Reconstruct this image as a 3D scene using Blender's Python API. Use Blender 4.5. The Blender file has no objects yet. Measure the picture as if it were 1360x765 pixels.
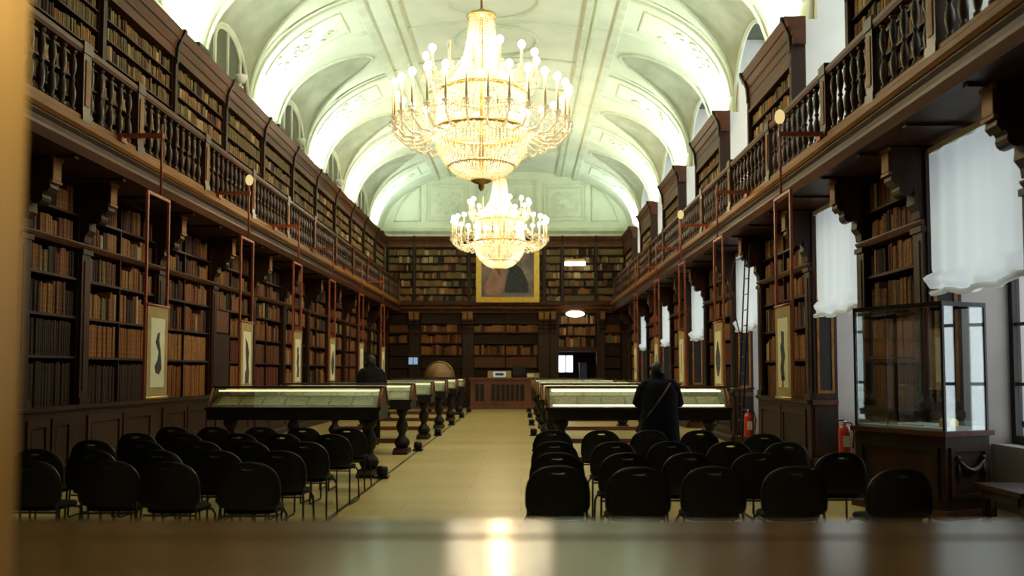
import bpy, math, random
from mathutils import Vector, Matrix
R = math.radians
random.seed(7)
sc = bpy.context.scene
col = sc.collection

# ------------------------------------------------------------------ camera, world, exposure
FPX = 1200.0
cam_d = bpy.data.cameras.new('camera'); cam = bpy.data.objects.new('camera', cam_d); col.objects.link(cam)
cam_d.sensor_width = 36.0; cam_d.lens = FPX / 1360 * 36; cam_d.clip_end = 200
PITCH = 3.1
cam.location = (0, 0, 1.6)
cam.rotation_euler = (R(90 + PITCH), 0, R(0.57))
cam_d.shift_y = (112 - FPX * math.tan(R(PITCH))) / 1360
cam_d.dof.use_dof = True; cam_d.dof.focus_distance = 14.0; cam_d.dof.aperture_fstop = 1.15
sc.camera = cam
sc.view_settings.view_transform = 'Standard'; sc.view_settings.look = 'None'
sc.view_settings.gamma = 1.0; sc.view_settings.use_curve_mapping = False
sc.view_settings.exposure = 0.0
sc.cycles.use_denoising = True
sc.cycles.sample_clamp_indirect = 4.0
sc.cycles.caustics_reflective = False; sc.cycles.caustics_refractive = False
sc.cycles.max_bounces = 8; sc.cycles.transparent_max_bounces = 16
world = bpy.data.worlds.new('overcast_sky'); sc.world = world; world.use_nodes = True
bg = world.node_tree.nodes['Background']
bg.inputs[0].default_value = (0.84, 0.93, 1.0, 1); bg.inputs[1].default_value = 3.0
P_CHAND = 760.0      # power of a chandelier's own light
P_UP = 118.0           # power of an uplight on the bookcases

# ------------------------------------------------------------------ materials
M = {}
def mat(name, base, rough=0.5, metal=0.0, spec=0.5, c2=None, scale=3.0, stretch=(1, 1, 1), detail=4, bump=0.0, coat=0.0, lo=0.35, hi=0.65, bscale=None):
    m = bpy.data.materials.new(name); m.use_nodes = True
    nt = m.node_tree; b = nt.nodes['Principled BSDF']
    b.inputs['Base Color'].default_value = (*base, 1); b.inputs['Roughness'].default_value = rough
    b.inputs['Metallic'].default_value = metal; b.inputs['Specular IOR Level'].default_value = spec
    if coat: b.inputs['Coat Weight'].default_value = coat; b.inputs['Coat Roughness'].default_value = 0.12
    if c2 is not None or bump:
        tc = nt.nodes.new('ShaderNodeTexCoord'); mp = nt.nodes.new('ShaderNodeMapping')
        mp.inputs['Scale'].default_value = stretch
        nz = nt.nodes.new('ShaderNodeTexNoise'); nz.inputs['Scale'].default_value = scale; nz.inputs['Detail'].default_value = detail
        nt.links.new(tc.outputs['Object'], mp.inputs['Vector']); nt.links.new(mp.outputs['Vector'], nz.inputs['Vector'])
        if c2 is not None:
            cr = nt.nodes.new('ShaderNodeValToRGB')
            cr.color_ramp.elements[0].position = lo; cr.color_ramp.elements[1].position = hi
            cr.color_ramp.elements[0].color = (*base, 1); cr.color_ramp.elements[1].color = (*c2, 1)
            nt.links.new(nz.outputs['Fac'], cr.inputs['Fac']); nt.links.new(cr.outputs['Color'], b.inputs['Base Color'])
        if bump:
            bp = nt.nodes.new('ShaderNodeBump'); bp.inputs['Strength'].default_value = bump; bp.inputs['Distance'].default_value = 0.02
            src = nz
            if bscale:
                src = nt.nodes.new('ShaderNodeTexNoise'); src.inputs['Scale'].default_value = bscale
                nt.links.new(mp.outputs['Vector'], src.inputs['Vector'])
            nt.links.new(src.outputs['Fac'], bp.inputs['Height']); nt.links.new(bp.outputs['Normal'], b.inputs['Normal'])
    M[name] = m; return m
def emit(name, c, s):
    m = bpy.data.materials.new(name); m.use_nodes = True; nt = m.node_tree
    nt.nodes.clear(); o = nt.nodes.new('ShaderNodeOutputMaterial'); e = nt.nodes.new('ShaderNodeEmission')
    e.inputs[0].default_value = (*c, 1); e.inputs[1].default_value = s; nt.links.new(e.outputs[0], o.inputs[0]); M[name] = m; return m
def mixmat(name, parts):
    """parts: list of (shader type, colour, roughness, weight) blended one after another"""
    m = bpy.data.materials.new(name); m.use_nodes = True; nt = m.node_tree; nt.nodes.clear()
    o = nt.nodes.new('ShaderNodeOutputMaterial'); prev = None; tot = 0
    for typ, c, r, w in parts:
        s = nt.nodes.new(typ); s.inputs[0].default_value = (*c, 1)
        if r is not None: s.inputs['Roughness'].default_value = r
        tot += w
        if prev is None: prev = s.outputs[0]
        else:
            mx = nt.nodes.new('ShaderNodeMixShader'); mx.inputs[0].default_value = w / tot
            nt.links.new(prev, mx.inputs[1]); nt.links.new(s.outputs[0], mx.inputs[2]); prev = mx.outputs[0]
    nt.links.new(prev, o.inputs[0]); M[name] = m; return m

mat('walnut', (0.014, 0.0045, 0.0016), 0.5, spec=.25, c2=(0.036, 0.0112, 0.0036), scale=2.2, stretch=(3, 3, .35), bump=.08)
mat('walnut_h', (0.019, 0.0060, 0.0020), 0.5, spec=.25, c2=(0.048, 0.0150, 0.0046), scale=2.2, stretch=(3, .3, 3), bump=.08)
mat('oak', (0.17, 0.064, 0.011), 0.5, spec=.15, c2=(0.27, 0.110, 0.021), scale=2.0, stretch=(3, .3, 3), bump=.06)
mat('cornice_wood', (0.050, 0.0145, 0.0042), 0.48, spec=.25, c2=(0.098, 0.030, 0.0086), scale=1.8, stretch=(3, .25, 3), bump=.08)
mat('baluster_wood', (0.026, 0.0085, 0.0026), 0.36, spec=.35, c2=(0.060, 0.021, 0.0065), scale=6, stretch=(1, 1, .4))
mat('red_wood', (0.10, 0.026, 0.012), 0.4, c2=(0.16, 0.044, 0.02), scale=3, stretch=(1, 1, .4))
mat('black_wood', (0.007, 0.005, 0.004), 0.45, spec=.3, c2=(0.013, 0.009, 0.006), scale=3)
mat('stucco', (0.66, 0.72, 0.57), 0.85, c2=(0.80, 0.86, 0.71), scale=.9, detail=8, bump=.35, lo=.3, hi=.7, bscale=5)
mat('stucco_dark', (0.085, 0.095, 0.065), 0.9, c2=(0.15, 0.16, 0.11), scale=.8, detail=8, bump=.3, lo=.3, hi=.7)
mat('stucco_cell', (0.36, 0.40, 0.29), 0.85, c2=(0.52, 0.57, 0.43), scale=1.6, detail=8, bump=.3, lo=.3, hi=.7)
mat('stucco_trim', (0.62, 0.68, 0.52), 0.8, c2=(0.74, 0.80, 0.64), scale=2.5)
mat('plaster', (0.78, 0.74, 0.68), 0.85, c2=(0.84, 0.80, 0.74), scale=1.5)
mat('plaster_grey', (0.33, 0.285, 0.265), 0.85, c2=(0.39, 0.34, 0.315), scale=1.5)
mat('outer', (0.35, 0.33, 0.30), 0.9, c2=(0.38, 0.36, 0.33))
mat('black_plastic', (0.004, 0.0045, 0.0045), 0.36, spec=.3, c2=(0.006, 0.0065, 0.0065), scale=30)
mat('black_fabric', (0.004, 0.004, 0.004), 0.9, spec=.08, c2=(0.006, 0.006, 0.006), scale=60)
mat('black_metal', (0.010, 0.010, 0.010), 0.35, metal=.6, c2=(0.016, 0.016, 0.016), scale=20)
mat('rust_metal', (0.26, 0.050, 0.014), 0.45, metal=.1, c2=(0.34, 0.068, 0.020), scale=10)
mat('brass', (0.55, 0.36, 0.12), 0.3, metal=.9, c2=(0.62, 0.42, 0.16), scale=10)
mat('gilt', (0.62, 0.40, 0.07), 0.36, metal=.75, c2=(0.75, 0.52, 0.12), scale=8, bump=.2)
mat('mount_paper', (0.34, 0.24, 0.09), 0.8, c2=(0.42, 0.30, 0.12), scale=8)
mat('scroll_paper', (0.74, 0.70, 0.48), 0.85, c2=(0.82, 0.78, 0.56), scale=4)
mat('ink', (0.012, 0.012, 0.014), 0.8, c2=(0.05, 0.05, 0.05), scale=9)
mat('red_ink', (0.30, 0.05, 0.03), 0.8)
mat('document', (0.40, 0.36, 0.13), 0.85, c2=(0.16, 0.13, 0.05), scale=16, stretch=(1, 6, 6), lo=.45, hi=.6)
mat('linen', (0.14, 0.12, 0.05), 0.9, c2=(0.19, 0.165, 0.075), scale=12)
mat('coat_black', (0.0035, 0.0035, 0.0045), 0.9, spec=.2, c2=(0.006, 0.006, 0.008), scale=12, bump=.3)
mat('coat_blue', (0.0035, 0.0035, 0.008), 0.9, spec=.2, c2=(0.006, 0.0055, 0.014), scale=12, bump=.3)
mat('hair_dark', (0.012, 0.009, 0.007), 0.6, c2=(0.02, 0.014, 0.01), scale=40)
mat('skin', (0.45, 0.24, 0.16), 0.6, c2=(0.5, 0.28, 0.2), scale=10)
mat('eye_dark', (0.02, 0.012, 0.01), 0.3)
mat('strap_leather', (0.10, 0.055, 0.035), 0.6, c2=(0.13, 0.07, 0.045), scale=20)
mat('fire_red', (0.45, 0.025, 0.02), 0.3, c2=(0.5, 0.035, 0.03), scale=6)
mat('white_paint', (0.72, 0.72, 0.70), 0.5, c2=(0.76, 0.76, 0.74), scale=6)
mat('globe_map', (0.17, 0.085, 0.035), 0.45, c2=(0.34, 0.19, 0.08), scale=2.5, detail=8)
mat('blue_box', (0.02, 0.035, 0.16), 0.5, c2=(0.03, 0.05, 0.2), scale=5)
mat('silver', (0.5, 0.5, 0.52), 0.25, metal=.9, c2=(0.6, 0.6, 0.62), scale=8)
mat('candle_wax', (0.78, 0.64, 0.38), 0.5, c2=(0.82, 0.70, 0.45), scale=8)
mat('counter_wood', (0.065, 0.042, 0.012), 0.17, spec=.22, c2=(0.115, 0.074, 0.021), scale=1.4, stretch=(.25, 5, 3), lo=.3, hi=.7)
mat('jamb_wood', (0.34, 0.22, 0.07), 0.25, c2=(0.46, 0.31, 0.11), scale=1.6, stretch=(4, 4, .3), coat=.5)
mat('painting', (0.018, 0.012, 0.010), 0.35, c2=(0.20, 0.10, 0.055), scale=.9, detail=3, lo=.48, hi=.72)
mat('painting_red', (0.16, 0.03, 0.02), 0.4, c2=(0.28, 0.12, 0.06), scale=2)
BOOK = []
for nm, c, c2 in (('brown_leather', (.12, .045, .015), (.20, .078, .027)), ('tan_leather', (.30, .145, .048), (.42, .215, .080)),
                  ('dark_leather', (.022, .010, .005), (.045, .020, .009)), ('red_leather', (.13, .030, .012), (.19, .048, .020)),
                  ('cream_vellum', (.52, .42, .22), (.62, .52, .30)), ('olive_cloth', (.17, .125, .050), (.25, .19, .085)),
                  ('amber_calf', (.24, .098, .026), (.34, .145, .042))):
    BOOK.append(mat(nm, tuple(v * k for v, k in zip(c, (.74, .66, .58))), .6, spec=.25, c2=tuple(v * k for v, k in zip(c2, (.74, .66, .58))), scale=9, stretch=(1, 1, 3)))
BOOKNAME = ['brown leather', 'tan leather', 'very dark leather', 'reddish brown leather', 'cream vellum', 'olive cloth', 'amber calf']
emit('bulb_glow', (1.0, 0.84, 0.58), 48.0)
emit('lamp_glow', (1.0, 0.74, 0.32), .85)
emit('cool_lamp', (0.86, 1.0, 0.94), 5.0)
emit('tube_glow', (1.0, 0.88, 0.42), 1.3); emit('tube_glow_bright', (1.0, 0.86, 0.46), 4.0)
emit('room_light', (0.80, 0.86, 1.0), 3.0)
emit('screen_pale', (0.75, 0.9, 0.8), .45)
emit('glint_blue', (0.5, 0.75, 1.0), .5)
mixmat('glass', [('ShaderNodeBsdfTransparent', (.96, .98, .97), None, .93), ('ShaderNodeBsdfGlossy', (1, 1, 1), .02, .07)])
mixmat('case_glass', [('ShaderNodeBsdfTransparent', (.93, .96, .95), None, .86), ('ShaderNodeBsdfGlossy', (1, 1, 1), .02, .14)])
mixmat('blind_cloth', [('ShaderNodeBsdfDiffuse', (.82, .82, .78), None, .45), ('ShaderNodeBsdfTranslucent', (.86, .88, .88), None, .55)])
mixmat('blind_cream', [('ShaderNodeBsdfDiffuse', (.80, .76, .64), None, .6), ('ShaderNodeBsdfTranslucent', (.85, .82, .72), None, .4)])
mixmat('crystal', [('ShaderNodeBsdfTranslucent', (.98, .93, .80), None, .40), ('ShaderNodeBsdfTransparent', (.98, .95, .88), None, .15),
                   ('ShaderNodeBsdfDiffuse', (.96, .91, .78), None, .25), ('ShaderNodeBsdfGlossy', (1, .97, .9), .10, .20)])
def floor_material():
    m = mat('marble_floor', (0.50, 0.375, 0.135), 0.30, c2=(0.64, 0.485, 0.20), scale=.5, stretch=(.12, 1.6, 1), detail=6, lo=.3, hi=.7)
    nt = m.node_tree; b = nt.nodes['Principled BSDF']
    tc = nt.nodes.new('ShaderNodeTexCoord'); br = nt.nodes.new('ShaderNodeTexBrick')
    br.inputs['Scale'].default_value = 1.0; br.inputs['Brick Width'].default_value = 1.4; br.inputs['Row Height'].default_value = .7
    br.inputs['Mortar Size'].default_value = .006
    br.inputs['Color1'].default_value = (1, 1, 1, 1); br.inputs['Color2'].default_value = (.86, .86, .84, 1); br.inputs['Mortar'].default_value = (.55, .52, .46, 1)
    nt.links.new(tc.outputs['Object'], br.inputs['Vector'])
    mx = nt.nodes.new('ShaderNodeMix'); mx.data_type = 'RGBA'; mx.blend_type = 'MULTIPLY'; mx.inputs[0].default_value = .8
    src = b.inputs['Base Color'].links[0].from_socket
    nt.links.new(src, mx.inputs[6]); nt.links.new(br.outputs['Color'], mx.inputs[7]); nt.links.new(mx.outputs[2], b.inputs['Base Color'])
floor_material()

# ------------------------------------------------------------------ mesh builder
class MB:
    def __init__(s): s.v = []; s.f = []; s.mi = []; s.sm = []
    def add(s, vs, fs, mi=0, sm=False):
        n = len(s.v); s.v.extend([tuple(p) for p in vs])
        for f in fs: s.f.append(tuple(n + i for i in f)); s.mi.append(mi); s.sm.append(sm)
        return s
    def hexa(s, p, mi=0):
        return s.add(p, [(3, 2, 1, 0), (4, 5, 6, 7), (0, 1, 5, 4), (1, 2, 6, 5), (2, 3, 7, 6), (3, 0, 4, 7)], mi)
    def box(s, x0, x1, y0, y1, z0, z1, mi=0):
        return s.hexa([(x0, y0, z0), (x1, y0, z0), (x1, y1, z0), (x0, y1, z0), (x0, y0, z1), (x1, y0, z1), (x1, y1, z1), (x0, y1, z1)], mi)
    def fbox(s, F, a0, a1, b0, b1, c0, c1, mi=0):
        return s.hexa([F(a, b, c) for c in (c0, c1) for a, b in ((a0, b0), (a1, b0), (a1, b1), (a0, b1))], mi)
    def prism(s, F, prof, a0, a1, mi=0):
        """profile of (b, c) points run along a"""
        n = len(prof)
        vs = [F(a0, b, c) for b, c in prof] + [F(a1, b, c) for b, c in prof]
        fs = [(i, (i + 1) % n, n + (i + 1) % n, n + i) for i in range(n)] + [tuple(range(n))[::-1], tuple(range(n, 2 * n))]
        return s.add(vs, fs, mi)
    def lathe(s, prof, c=(0, 0, 0), seg=10, mi=0, sm=True):
        vs = []
        for r, z in prof:
            for k in range(seg):
                a = 2 * math.pi * k / seg; vs.append((c[0] + r * math.cos(a), c[1] + r * math.sin(a), c[2] + z))
        fs = []
        for i in range(len(prof) - 1):
            for k in range(seg):
                k2 = (k + 1) % seg; fs.append((i * seg + k, i * seg + k2, (i + 1) * seg + k2, (i + 1) * seg + k))
        s.add(vs, fs, mi, sm)
        n = len(s.v) - len(vs)
        s.f.append(tuple(n + k for k in range(seg))[::-1]); s.mi.append(mi); s.sm.append(False)
        s.f.append(tuple(n + (len(prof) - 1) * seg + k for k in range(seg))); s.mi.append(mi); s.sm.append(False)
        return s
    def tube(s, pts, r, seg=6, mi=0, closed=False):
        pts = [Vector(p) for p in pts]; n = len(pts); vs = []; fs = []
        rr = r if isinstance(r, (list, tuple)) else [r] * n
        prevx = None
        for i, p in enumerate(pts):
            a = pts[(i - 1) % n] if (closed or i > 0) else p; b = pts[(i + 1) % n] if (closed or i < n - 1) else p
            t = (b - a).normalized() if (b - a).length > 1e-9 else Vector((0, 0, 1))
            if prevx is None:
                ref = Vector((0, 0, 1)) if abs(t.z) < .9 else Vector((1, 0, 0)); x = t.cross(ref).normalized()
            else:
                x = (prevx - t * prevx.dot(t)); x = x.normalized() if x.length > 1e-6 else t.orthogonal().normalized()
            prevx = x; y = t.cross(x)
            for k in range(seg):
                an = 2 * math.pi * k / seg; vs.append(p + (x * math.cos(an) + y * math.sin(an)) * rr[i])
        m = n if closed else n - 1
        for i in range(m):
            for k in range(seg):
                k2 = (k + 1) % seg; j = (i + 1) % n
                fs.append((i * seg + k, i * seg + k2, j * seg + k2, j * seg + k))
        s.add(vs, fs, mi, True)
        if not closed:
            b0 = len(s.v) - len(vs)
            s.f.append(tuple(b0 + k for k in range(seg))[::-1]); s.mi.append(mi); s.sm.append(False)
            s.f.append(tuple(b0 + (n - 1) * seg + k for k in range(seg))); s.mi.append(mi); s.sm.append(False)
        return s
    def sphere(s, c, r, seg=10, rings=6, mi=0, sz=1.0):
        prof = [(max(1e-4, r * math.sin(math.pi * i / rings)), -r * sz * math.cos(math.pi * i / rings)) for i in range(rings + 1)]
        return s.lathe(prof, c, seg, mi)
    def octa(s, c, r, rz, mi=0):
        x, y, z = c
        return s.add([(x + r, y, z), (x, y + r, z), (x - r, y, z), (x, y - r, z), (x, y, z + rz), (x, y, z - rz)],
                     [(0, 1, 4), (1, 2, 4), (2, 3, 4), (3, 0, 4), (1, 0, 5), (2, 1, 5), (3, 2, 5), (0, 3, 5)], mi)
    def build(s, name, m, parent=None, local=False, **tags):
        off = Vector((0, 0, 0))
        if parent is not None and not local:
            p = parent
            while p is not None: off += p.location; p = p.parent
        me = bpy.data.meshes.new(name)
        me.from_pydata([tuple(Vector(v) - off) for v in s.v], [], s.f)
        for mm in (m if isinstance(m, (list, tuple)) else [m]): me.materials.append(M[mm] if isinstance(mm, str) else mm)
        me.polygons.foreach_set('material_index', s.mi); me.polygons.foreach_set('use_smooth', s.sm)
        me.update()
        return link(name, me, parent, **tags)
def link(name, me, parent=None, loc=None, **tags):
    o = bpy.data.objects.new(name, me); col.objects.link(o)
    if parent is not None: o.parent = parent
    if loc is not None: o.location = loc
    for k, v in tags.items():
        if v is not None: o[k] = v
    return o
def thing(name, loc, label, category, group=None, rz=0.0, kind=None):
    o = bpy.data.objects.new(name, None); col.objects.link(o); o.location = loc; o.rotation_euler.z = rz
    o.empty_display_size = .1
    if label: o['label'] = label
    if category: o['category'] = category
    if group: o['group'] = group
    if kind: o['kind'] = kind
    return o
def copy_tree(o, loc=None, rz=None, parent=None):
    c = o.copy(); col.objects.link(c)
    if parent is not None: c.parent = parent
    if loc is not None: c.location = loc
    if rz is not None: c.rotation_euler.z = rz
    for ch in [x for x in ALLKIDS(o)]: copy_tree(ch, parent=c)
    return c
def ALLKIDS(o): return [x for x in col.objects if x.parent is o]
def frame(O, u, n):
    O = Vector(O); u = Vector(u); n = Vector(n)
    return lambda a, b, c: O + u * a + n * b + Vector((0, 0, c))
ORD = ['first', 'second', 'third', 'fourth', 'fifth', 'sixth', 'seventh', 'eighth', 'ninth', 'tenth', 'eleventh', 'twelfth', 'thirteenth', 'fourteenth', 'fifteenth']
def ordn(i):
    if i < len(ORD): return ORD[i]
    n = i + 1; return '%d%s' % (n, 'th' if 10 <= n % 100 <= 20 else {1: 'st', 2: 'nd', 3: 'rd'}.get(n % 10, 'th'))

# ------------------------------------------------------------------ main dimensions
XC = -0.70
Y0, Y1 = 1.6, 41.65
BAY = 5.55
SPR = [5.6, 11.15, 16.7, 22.25, 27.8, 33.35, 38.9]      # centres of the vault springers
LUN = [8.375 + BAY * i for i in range(6)]                # lunettes between them
XLV, XRV, ZS = -6.45, 5.05, 7.7
A, B, NEXP = 5.75, 3.25, 2.35
LW = 1.5
PHA = 0.98
def prof(ph):                                            # vault curve, ph 0 at springing, pi/2 at crown
    return A * max(0.0, math.cos(ph)) ** (2 / NEXP), ZS + B * math.sin(ph) ** (2 / NEXP)
def dprof(ph, inset=0.0):                                # the same, moved inward
    x, z = prof(ph); e = .01
    x1, z1 = prof(min(math.pi / 2, ph + e)); x0, z0 = prof(max(0.0, ph - e))
    t = Vector((x1 - x0, z1 - z0)).normalized(); n = Vector((-t.y, t.x))
    if n.dot(Vector((-x, ZS - z - .001))) < 0: n = -n
    return x + n.x * inset, z + n.y * inset

# ------------------------------------------------------------------ shell
MB().box(-7.3, 6.3, Y0 - 3.5, Y1 + 3.6, -0.2, 0).build('floor', 'marble_floor', kind='structure')
def ph0(y):
    for c in LUN:
        t = (y - c) / LW
        if abs(t) < 1: return PHA * (1 - t * t) ** 0.62
    return 0.0
ceil = None
def build_vault():
    ys = set([Y0, Y1 + .3])
    for c in LUN:
        for k in range(-14, 15): ys.add(round(c + LW * math.sin(math.pi / 2 * k / 14), 5))
    for c in SPR:
        for k in (-1.1, -.6, -.2, .2, .6, 1.1): ys.add(c + k)
    ys = sorted(y for y in ys if Y0 <= y <= Y1 + .3)
    NR = 30; mb = MB(); vs = []; fs = []
    for y in ys:
        p0 = ph0(y)
        for k in range(NR + 1):
            ph = p0 + (math.pi / 2 - p0) * (k / NR) ** (1.0 if p0 > .01 else 1.35)
            x, z = prof(ph); vs.append((XC - x, y, z))
        for k in range(NR + 1):
            ph = p0 + (math.pi / 2 - p0) * ((NR - k) / NR) ** (1.0 if p0 > .01 else 1.35)
            x, z = prof(ph); vs.append((XC + x, y, z))
    W = 2 * NR + 2
    for i in range(len(ys) - 1):
        for k in range(W - 1): fs.append((i * W + k, i * W + k + 1, (i + 1) * W + k + 1, (i + 1) * W + k))
    mb.add(vs, fs, 0, True)
    c = mb.build('ceiling', 'stucco', kind='structure')
    # lunette cells, one to each opening
    for cy in LUN:
        for sx in (-1, 1):
            mb = MB(); vs = []; fs = []; n = 28; m = 8
            for k in range(n + 1):
                t = math.sin(math.pi / 2 * (2 * k / n - 1)); y = cy + LW * t; s = math.sqrt(max(0, 1 - t * t))
                gx, gz = prof(PHA * (1 - t * t) ** 0.62 if abs(t) < 1 else 0.0)
                w = Vector((XC + sx * A, y, ZS + 1.5 * s)); g = Vector((XC + sx * gx, y, gz))
                for j in range(m + 1):
                    q = j / m; p = w.lerp(g, q); p.z += .22 * math.sin(math.pi * q) * s; vs.append(p)
            for k in range(n):
                for j in range(m): fs.append((k * (m + 1) + j, k * (m + 1) + j + 1, (k + 1) * (m + 1) + j + 1, (k + 1) * (m + 1) + j))
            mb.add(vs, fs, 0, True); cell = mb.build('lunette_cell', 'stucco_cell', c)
            # moulding along the groin
            mb = MB(); pts = []
            for k in range(n + 1):
                t = math.sin(math.pi / 2 * (2 * k / n - 1)) * .999
                gx, gz = dprof(max(.02, PHA * (1 - t * t) ** 0.62), .015); pts.append((XC + sx * gx, cy + LW * t, gz))
            mb.tube(pts, .045, 6); mb.build('groin_moulding', 'stucco_trim', cell)
            mb = MB(); pts = []
            for k in range(n + 1):
                t = math.sin(math.pi / 2 * (2 * k / n - 1))
                pts.append((XC + sx * (A - .02), cy + LW * t * .985, ZS + 1.48 * math.sqrt(max(0, 1 - t * t))))
            mb.tube(pts, .05, 6); mb.build('arch_moulding', 'stucco_trim', cell)
    # raised bands across each springer and the long mouldings of the flat centre
    def band(path, wdir, w, h, name, m='stucco_trim'):
        mb = MB(); vs = []; fs = []; nn = len(path)
        for p, nrm in path:
            p = Vector(p); nrm = Vector(nrm); wv = Vector(wdir)
            for a, b in ((-w, -.02), (-w * .8, h), (w * .8, h), (w, -.02)): vs.append(p + wv * a + nrm * b)
        for i in range(nn - 1):
            for k in range(3): fs.append((i * 4 + k, i * 4 + k + 1, i * 4 + 4 + k + 1, i * 4 + 4 + k))
        fs += [(0, 1, 2, 3), tuple((nn - 1) * 4 + k for k in (3, 2, 1, 0))]
        mb.add(vs, fs, 0, False); return mb.build(name, m, c)
    def cross_path(y, p0, p1, sx, n=26):
        out = []
        for k in range(n + 1):
            ph = p0 + (p1 - p0) * k / n; x, z = prof(ph); xi, zi = dprof(ph, .1)
            nv = Vector((sx * (xi - x), 0, zi - z)).normalized(); out.append(((XC + sx * x, y, z), nv))
        return out
    for cy in SPR:
        for sx in (-1, 1):
            for dy in (-1.02, 1.02): band(cross_path(cy + dy, .10, 1.02, sx), (0, 1, 0), .07, .05, 'rib_band')
            for dy in (-.62, .62): band(cross_path(cy + dy, .30, .92, sx), (0, 1, 0), .03, .035, 'panel_moulding')
            for ph in (.30, .92):
                x, z = prof(ph); xi, zi = dprof(ph, .1); nv = Vector((sx * (xi - x), 0, zi - z)).normalized()
                band([((XC + sx * x, cy - .64, z), nv), ((XC + sx * x, cy + .64, z), nv)], Vector((nv.z, 0, -nv.x)), .03, .035, 'panel_moulding')
            # stucco foliage in the panel
            mb = MB()
            for q in range(9):
                ph = .42 + .42 * random.random(); x, z = dprof(ph, .0); yy = cy + random.uniform(-.45, .45)
                pts = []
                for t in range(11):
                    an = t * .75; r_ = .05 + .013 * t; p2 = ph + r_ * math.sin(an) * .28
                    x, z = dprof(min(1.1, max(.1, p2)), .012); pts.append((XC + sx * x, yy + r_ * math.cos(an) * 1.1, z))
                mb.tube(pts, [.03 - .0022 * t for t in range(11)], 5)
            mb.build('stucco_scroll', 'stucco_trim', c)
    for sx in (-1, 1):
        for ph, w, h in ((1.04, .13, .07), (1.16, .05, .05), (1.20, .09, .09)):
            x, z = prof(ph); xi, zi = dprof(ph, .1); nv = Vector((sx * (xi - x), 0, zi - z)).normalized()
            band([((XC + sx * x, Y0, z), nv), ((XC + sx * x, Y1, z), nv)], Vector((nv.z, 0, -nv.x)), w, h, 'long_moulding')
    # frames and wreaths of the flat centre
    for k, cy in enumerate(SPR + LUN):
        zc = prof(math.pi / 2)[1] - .03
        mb = MB(); mb.tube([(XC + 1.15 * math.cos(a * .2618), cy + 1.15 * math.sin(a * .2618), zc - .0 if True else 0) for a in range(24)], .05, 6, closed=True)
        mb.build('crown_wreath', 'stucco_trim', c)
    for yb in [0.5 * (a + b) for a, b in zip(SPR, LUN)] + [0.5 * (a + b) for a, b in zip(LUN, SPR[1:])]:
        for sx in (-1, 1): band(cross_path(yb, 1.22, math.pi / 2, sx, 8), (0, 1, 0), .06, .04, 'crown_band')
    return c
ceil = build_vault()

# left wall (plain behind the books) with the lunette walls above
wl = MB().box(-7.3, -6.8, Y0 - .6, Y1 + .6, 0, 4.4).build('wall_left', 'walnut', kind='structure')
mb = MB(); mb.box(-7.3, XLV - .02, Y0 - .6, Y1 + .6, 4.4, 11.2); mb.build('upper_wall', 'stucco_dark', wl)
for cy in LUN:                                     # blind window frames in the left lunettes
    mb = MB()
    for sgn in (-1, 1): mb.box(XLV - .02, XLV + .03, cy + sgn * .85 - .04, cy + sgn * .85 + .04, 7.6, 8.65)
    mb.tube([(XLV, cy + .85 * math.cos(math.pi * k / 12), 8.65 + .45 * math.sin(math.pi * k / 12)) for k in range(13)], .045, 6)
    mb.box(XLV - .02, XLV + .02, cy - .03, cy + .03, 7.6, 9.08)
    mb.build('blind_window_frame', 'stucco_trim', wl)

# right wall with two levels of windows
WLOW = [(8.72, 10.9)] + [(c - 1.08, c + 1.08) for c in (14.12, 19.62, 25.1, 30.6, 36.15)]
WUP = [(c - 1.28, c + 1.28) for c in LUN]
wr = None
mb = MB(); prev = Y0 - .6
for a, b in WLOW: mb.box(5.3, 6.1, prev, a, 0, 4.75); prev = b
mb.box(5.3, 6.1, prev, Y1 + .6, 0, 4.75)
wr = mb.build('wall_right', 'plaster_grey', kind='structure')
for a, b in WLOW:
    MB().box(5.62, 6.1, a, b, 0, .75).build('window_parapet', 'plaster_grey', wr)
    MB().box(5.3, 6.1, a, b, 4.3, 4.75).build('lintel', 'plaster', wr)
prev = Y0 - .6
for i, (a, b) in enumerate(WUP + [(Y1 + .6, Y1 + .6)]):
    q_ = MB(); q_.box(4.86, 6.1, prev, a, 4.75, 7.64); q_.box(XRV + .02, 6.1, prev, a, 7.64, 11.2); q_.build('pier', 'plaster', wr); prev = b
for a, b in WUP:
    MB().box(XRV + .02, 6.1, a, b, 4.75, 5.3).build('window_parapet', 'plaster', wr)
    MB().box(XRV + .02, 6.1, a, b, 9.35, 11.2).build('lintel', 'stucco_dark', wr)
nwin = 0
def window(a, b, z0, z1, x, frame_mat, cols, rows):
    global nwin; nwin += 1
    w = MB(); w.box(x, x + .09, a, a + .09, z0, z1); w.box(x, x + .09, b - .09, b, z0, z1); w.box(x, x + .09, a + .09, b - .09, z0, z0 + .1); w.box(x, x + .09, a + .09, b - .09, z1 - .1, z1)
    o = w.build('window_%d' % nwin, frame_mat, kind='structure')
    for k in range(1, cols):
        y = a + (b - a) * k / cols; wd = .085 if k * 2 == cols else .03
        MB().box(x + .01, x + .08, y - wd, y + wd, z0 + .1, z1 - .1).build('mullion', frame_mat, o)
    for k in range(1, rows):
        z = z0 + (z1 - z0) * k / rows; MB().box(x + .02, x + .07, a + .09, b - .09, z - .02, z + .02).build('glazing_bar', frame_mat, o)
    for k in range(cols):
        ya = a + (b - a) * k / cols; yb = a + (b - a) * (k + 1) / cols
        for r_ in range(rows):
            za = z0 + (z1 - z0) * r_ / rows; zb = z0 + (z1 - z0) * (r_ + 1) / rows
            MB().box(x + .04, x + .046, max(a + .09, ya + .03), min(b - .09, yb - .03), max(z0 + .1, za + .02), min(z1 - .1, zb - .02)).build('pane', 'glass', o)
    return o
for a, b in WLOW: window(a, b, .75, 4.3, 5.86, 'black_wood', 2, 5)
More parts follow.
